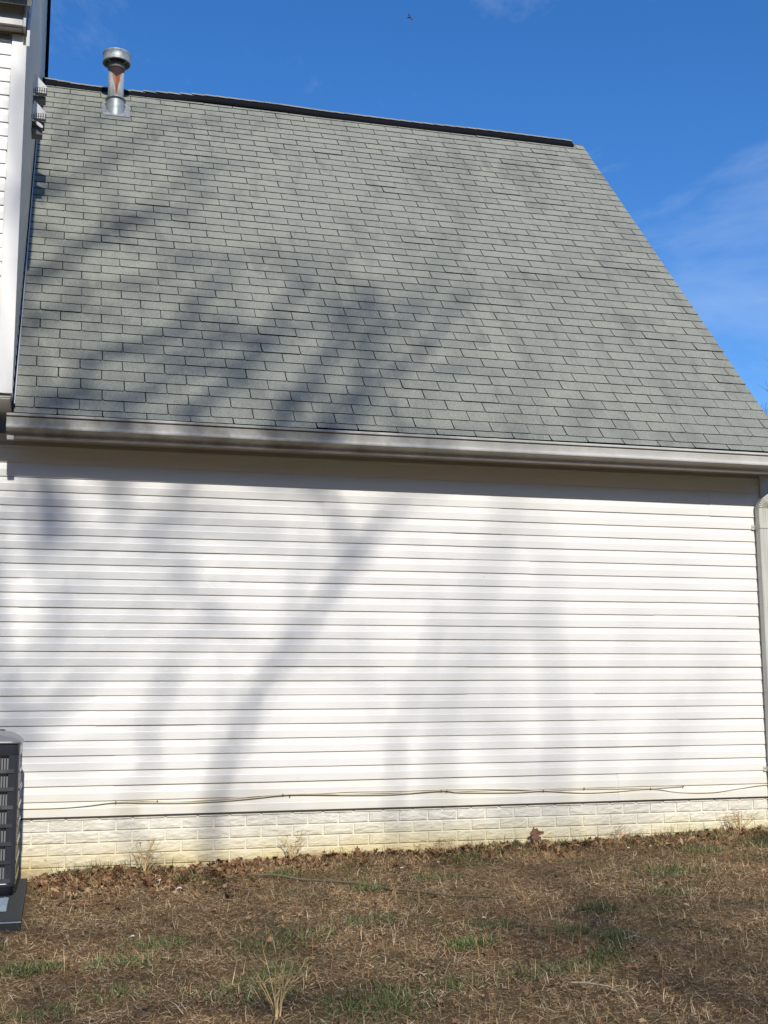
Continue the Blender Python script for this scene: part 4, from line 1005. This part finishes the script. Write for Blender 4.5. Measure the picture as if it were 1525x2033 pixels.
mb.build('fallen_twig', PALE, tagv=('short bleached twig on green grass near the bottom of the lawn', 'twig'))
mb = MB(); mb.tube([ground_pt(2.78,-2.98,.02), ground_pt(2.83,-3.0,.035), ground_pt(2.86,-3.05,.02)], [0.003, .004, .002], 6); mb.tube([ground_pt(2.83,-3.0,.035), ground_pt(2.87,-2.97,.05)], [.003, .001], 5)
mb.build('fallen_twig', PALE, tagv=('tiny forked pale twig in the shaded right part of the lawn', 'twig'))
# tall dry weed, and stems against the wall
WEED, nt_, b_ = mat('dry_weed_stem', (0.58, 0.42, 0.20), 0.7)
def weed(x, y, n, h, spread, label, seed, group=None, base=True):
    g = random.Random(seed); mb = MB()
    for i in range(n):
        a = g.uniform(0, 2*math.pi); l = h*g.uniform(.55, 1.0); sx, sy = g.gauss(0, spread), g.gauss(0, spread*.6)
        x0, y0 = x + g.gauss(0, .012), min(y + g.gauss(0, .012), -0.02); p = []
        for k in range(5):
            t = k/4; p.append((x0 + sx*t**1.4, min(y0 + sy*t**1.4, -0.018), float(ground_z(x0, y0)) + l*t - 0.15*abs(sx)*t*t))
        mb.tube(p, [0.0030, .0026, .0022, .0016, .0008], 5)
        for k in (2, 3):
            q = Vector(p[k]); mb.tube([q, q + Vector((g.gauss(0,.02), g.gauss(0,.015)*0, 0.03)), q + Vector((g.gauss(0,.035), -abs(g.gauss(0,.02)), 0.04))], [0.0014, .0022, .0006], 4)
    return mb.build('dry_weed', WEED, tagv=(label, 'weed', group))
weed(0.93, -3.62, 13, 0.32, 0.07, 'tall straw-yellow weed with bare stems in the foreground lawn', 5)
weed(0.63, -0.13, 16, 0.26, 0.075, 'bushy dead weed clump by the bricks nearest the air conditioner', 6, 'weeds along the brick base')
weed(1.66, -0.08, 9, 0.25, 0.07, 'pale thin weed against the yellow-stained bricks left of centre', 8, 'weeds along the brick base')
weed(2.75, -0.10, 12, 0.15, 0.08, 'short weed clump against the bricks left of the upright leaf', 9, 'weeds along the brick base')
weed(4.15, -0.10, 8, 0.14, 0.07, 'small sparse weed against the bricks right of the upright leaf', 10, 'weeds along the brick base')
weed(5.15, -0.12, 18, 0.20, 0.13, 'yellow-green weed clump at the foot of the right house corner', 12, 'weeds along the brick base')
# bits of litter
for i, (x, y, s_, lb) in enumerate([(0.71,-0.42,.030,'small white scrap on the leaves in front of the dead weed clump'), (0.80,-0.80,.035,'white scrap with a curled edge, below the dead weed clump'), (0.44,-2.05,.022,'tiny white scrap on the open lawn at the left'), (2.62,-0.42,.020,'small white crumb by the leaves left of the upright leaf'), (2.30,-0.62,.026,'folded white scrap beyond the middle of the fallen branch'), (3.45,-0.35,.018,'tiny white crumb just below the upright leaf'), (2.30,-2.25,.018,'lone white crumb in the middle of the lawn'), (4.05,-0.45,.022,'white chip on bare soil right of the upright leaf'), (4.25,-0.40,.018,'smaller white chip farthest right on the bare soil')]):
    g = random.Random(i); p = Vector(ground_pt(x, y, 0.026)); mb = MB()
    q = [p + Vector((s_*a, s_*b_*0.6, s_*c_)) for a, b_, c_ in ((-.5,-.4,.0),(.1,-.5,.12),(.55,-.1,.0),(.3,.45,.25),(-.3,.35,.1))]
    mb.poly(q); mb.poly([v_ - Vector((0, 0, .0012)) for v_ in q[::-1]])
    for k in range(5): j = (k+1) % 5; mb.poly([q[k], q[k] - Vector((0,0,.0012)), q[j] - Vector((0,0,.0012)), q[j]])
    mb.build('litter_scrap', PAPER, tagv=(lb, 'litter', 'white scraps on the lawn'))
# leaf litter and twigs caught along the gutter lip
mb = MB(); g_r = random.Random(3)
for k in range(16):
    x = g_r.uniform(-0.2, 5.5); zt = 2.7085 - 0.010*(x+0.36)/6; yy = -0.2265 - g_r.uniform(0.10, 0.128)
    mb = MB(); L1 = g_r.uniform(0.015, 0.045)
    q = [Vector((x, yy, zt - .004)), Vector((x + L1*.5, yy - .006, zt + g_r.uniform(.002, .010))), Vector((x + L1, yy + .004, zt + .002)), Vector((x + L1*.4, yy + .012, zt + .003))]
    mb.poly(q); mb.poly([v_ - Vector((0, 0, .001)) for v_ in q[::-1]])
    mb.build('leaf_scrap', LEAF, tagv=('brown leaf scrap caught on the lip of the gutter', 'leaf', 'leaf scraps caught on the gutter lip'))
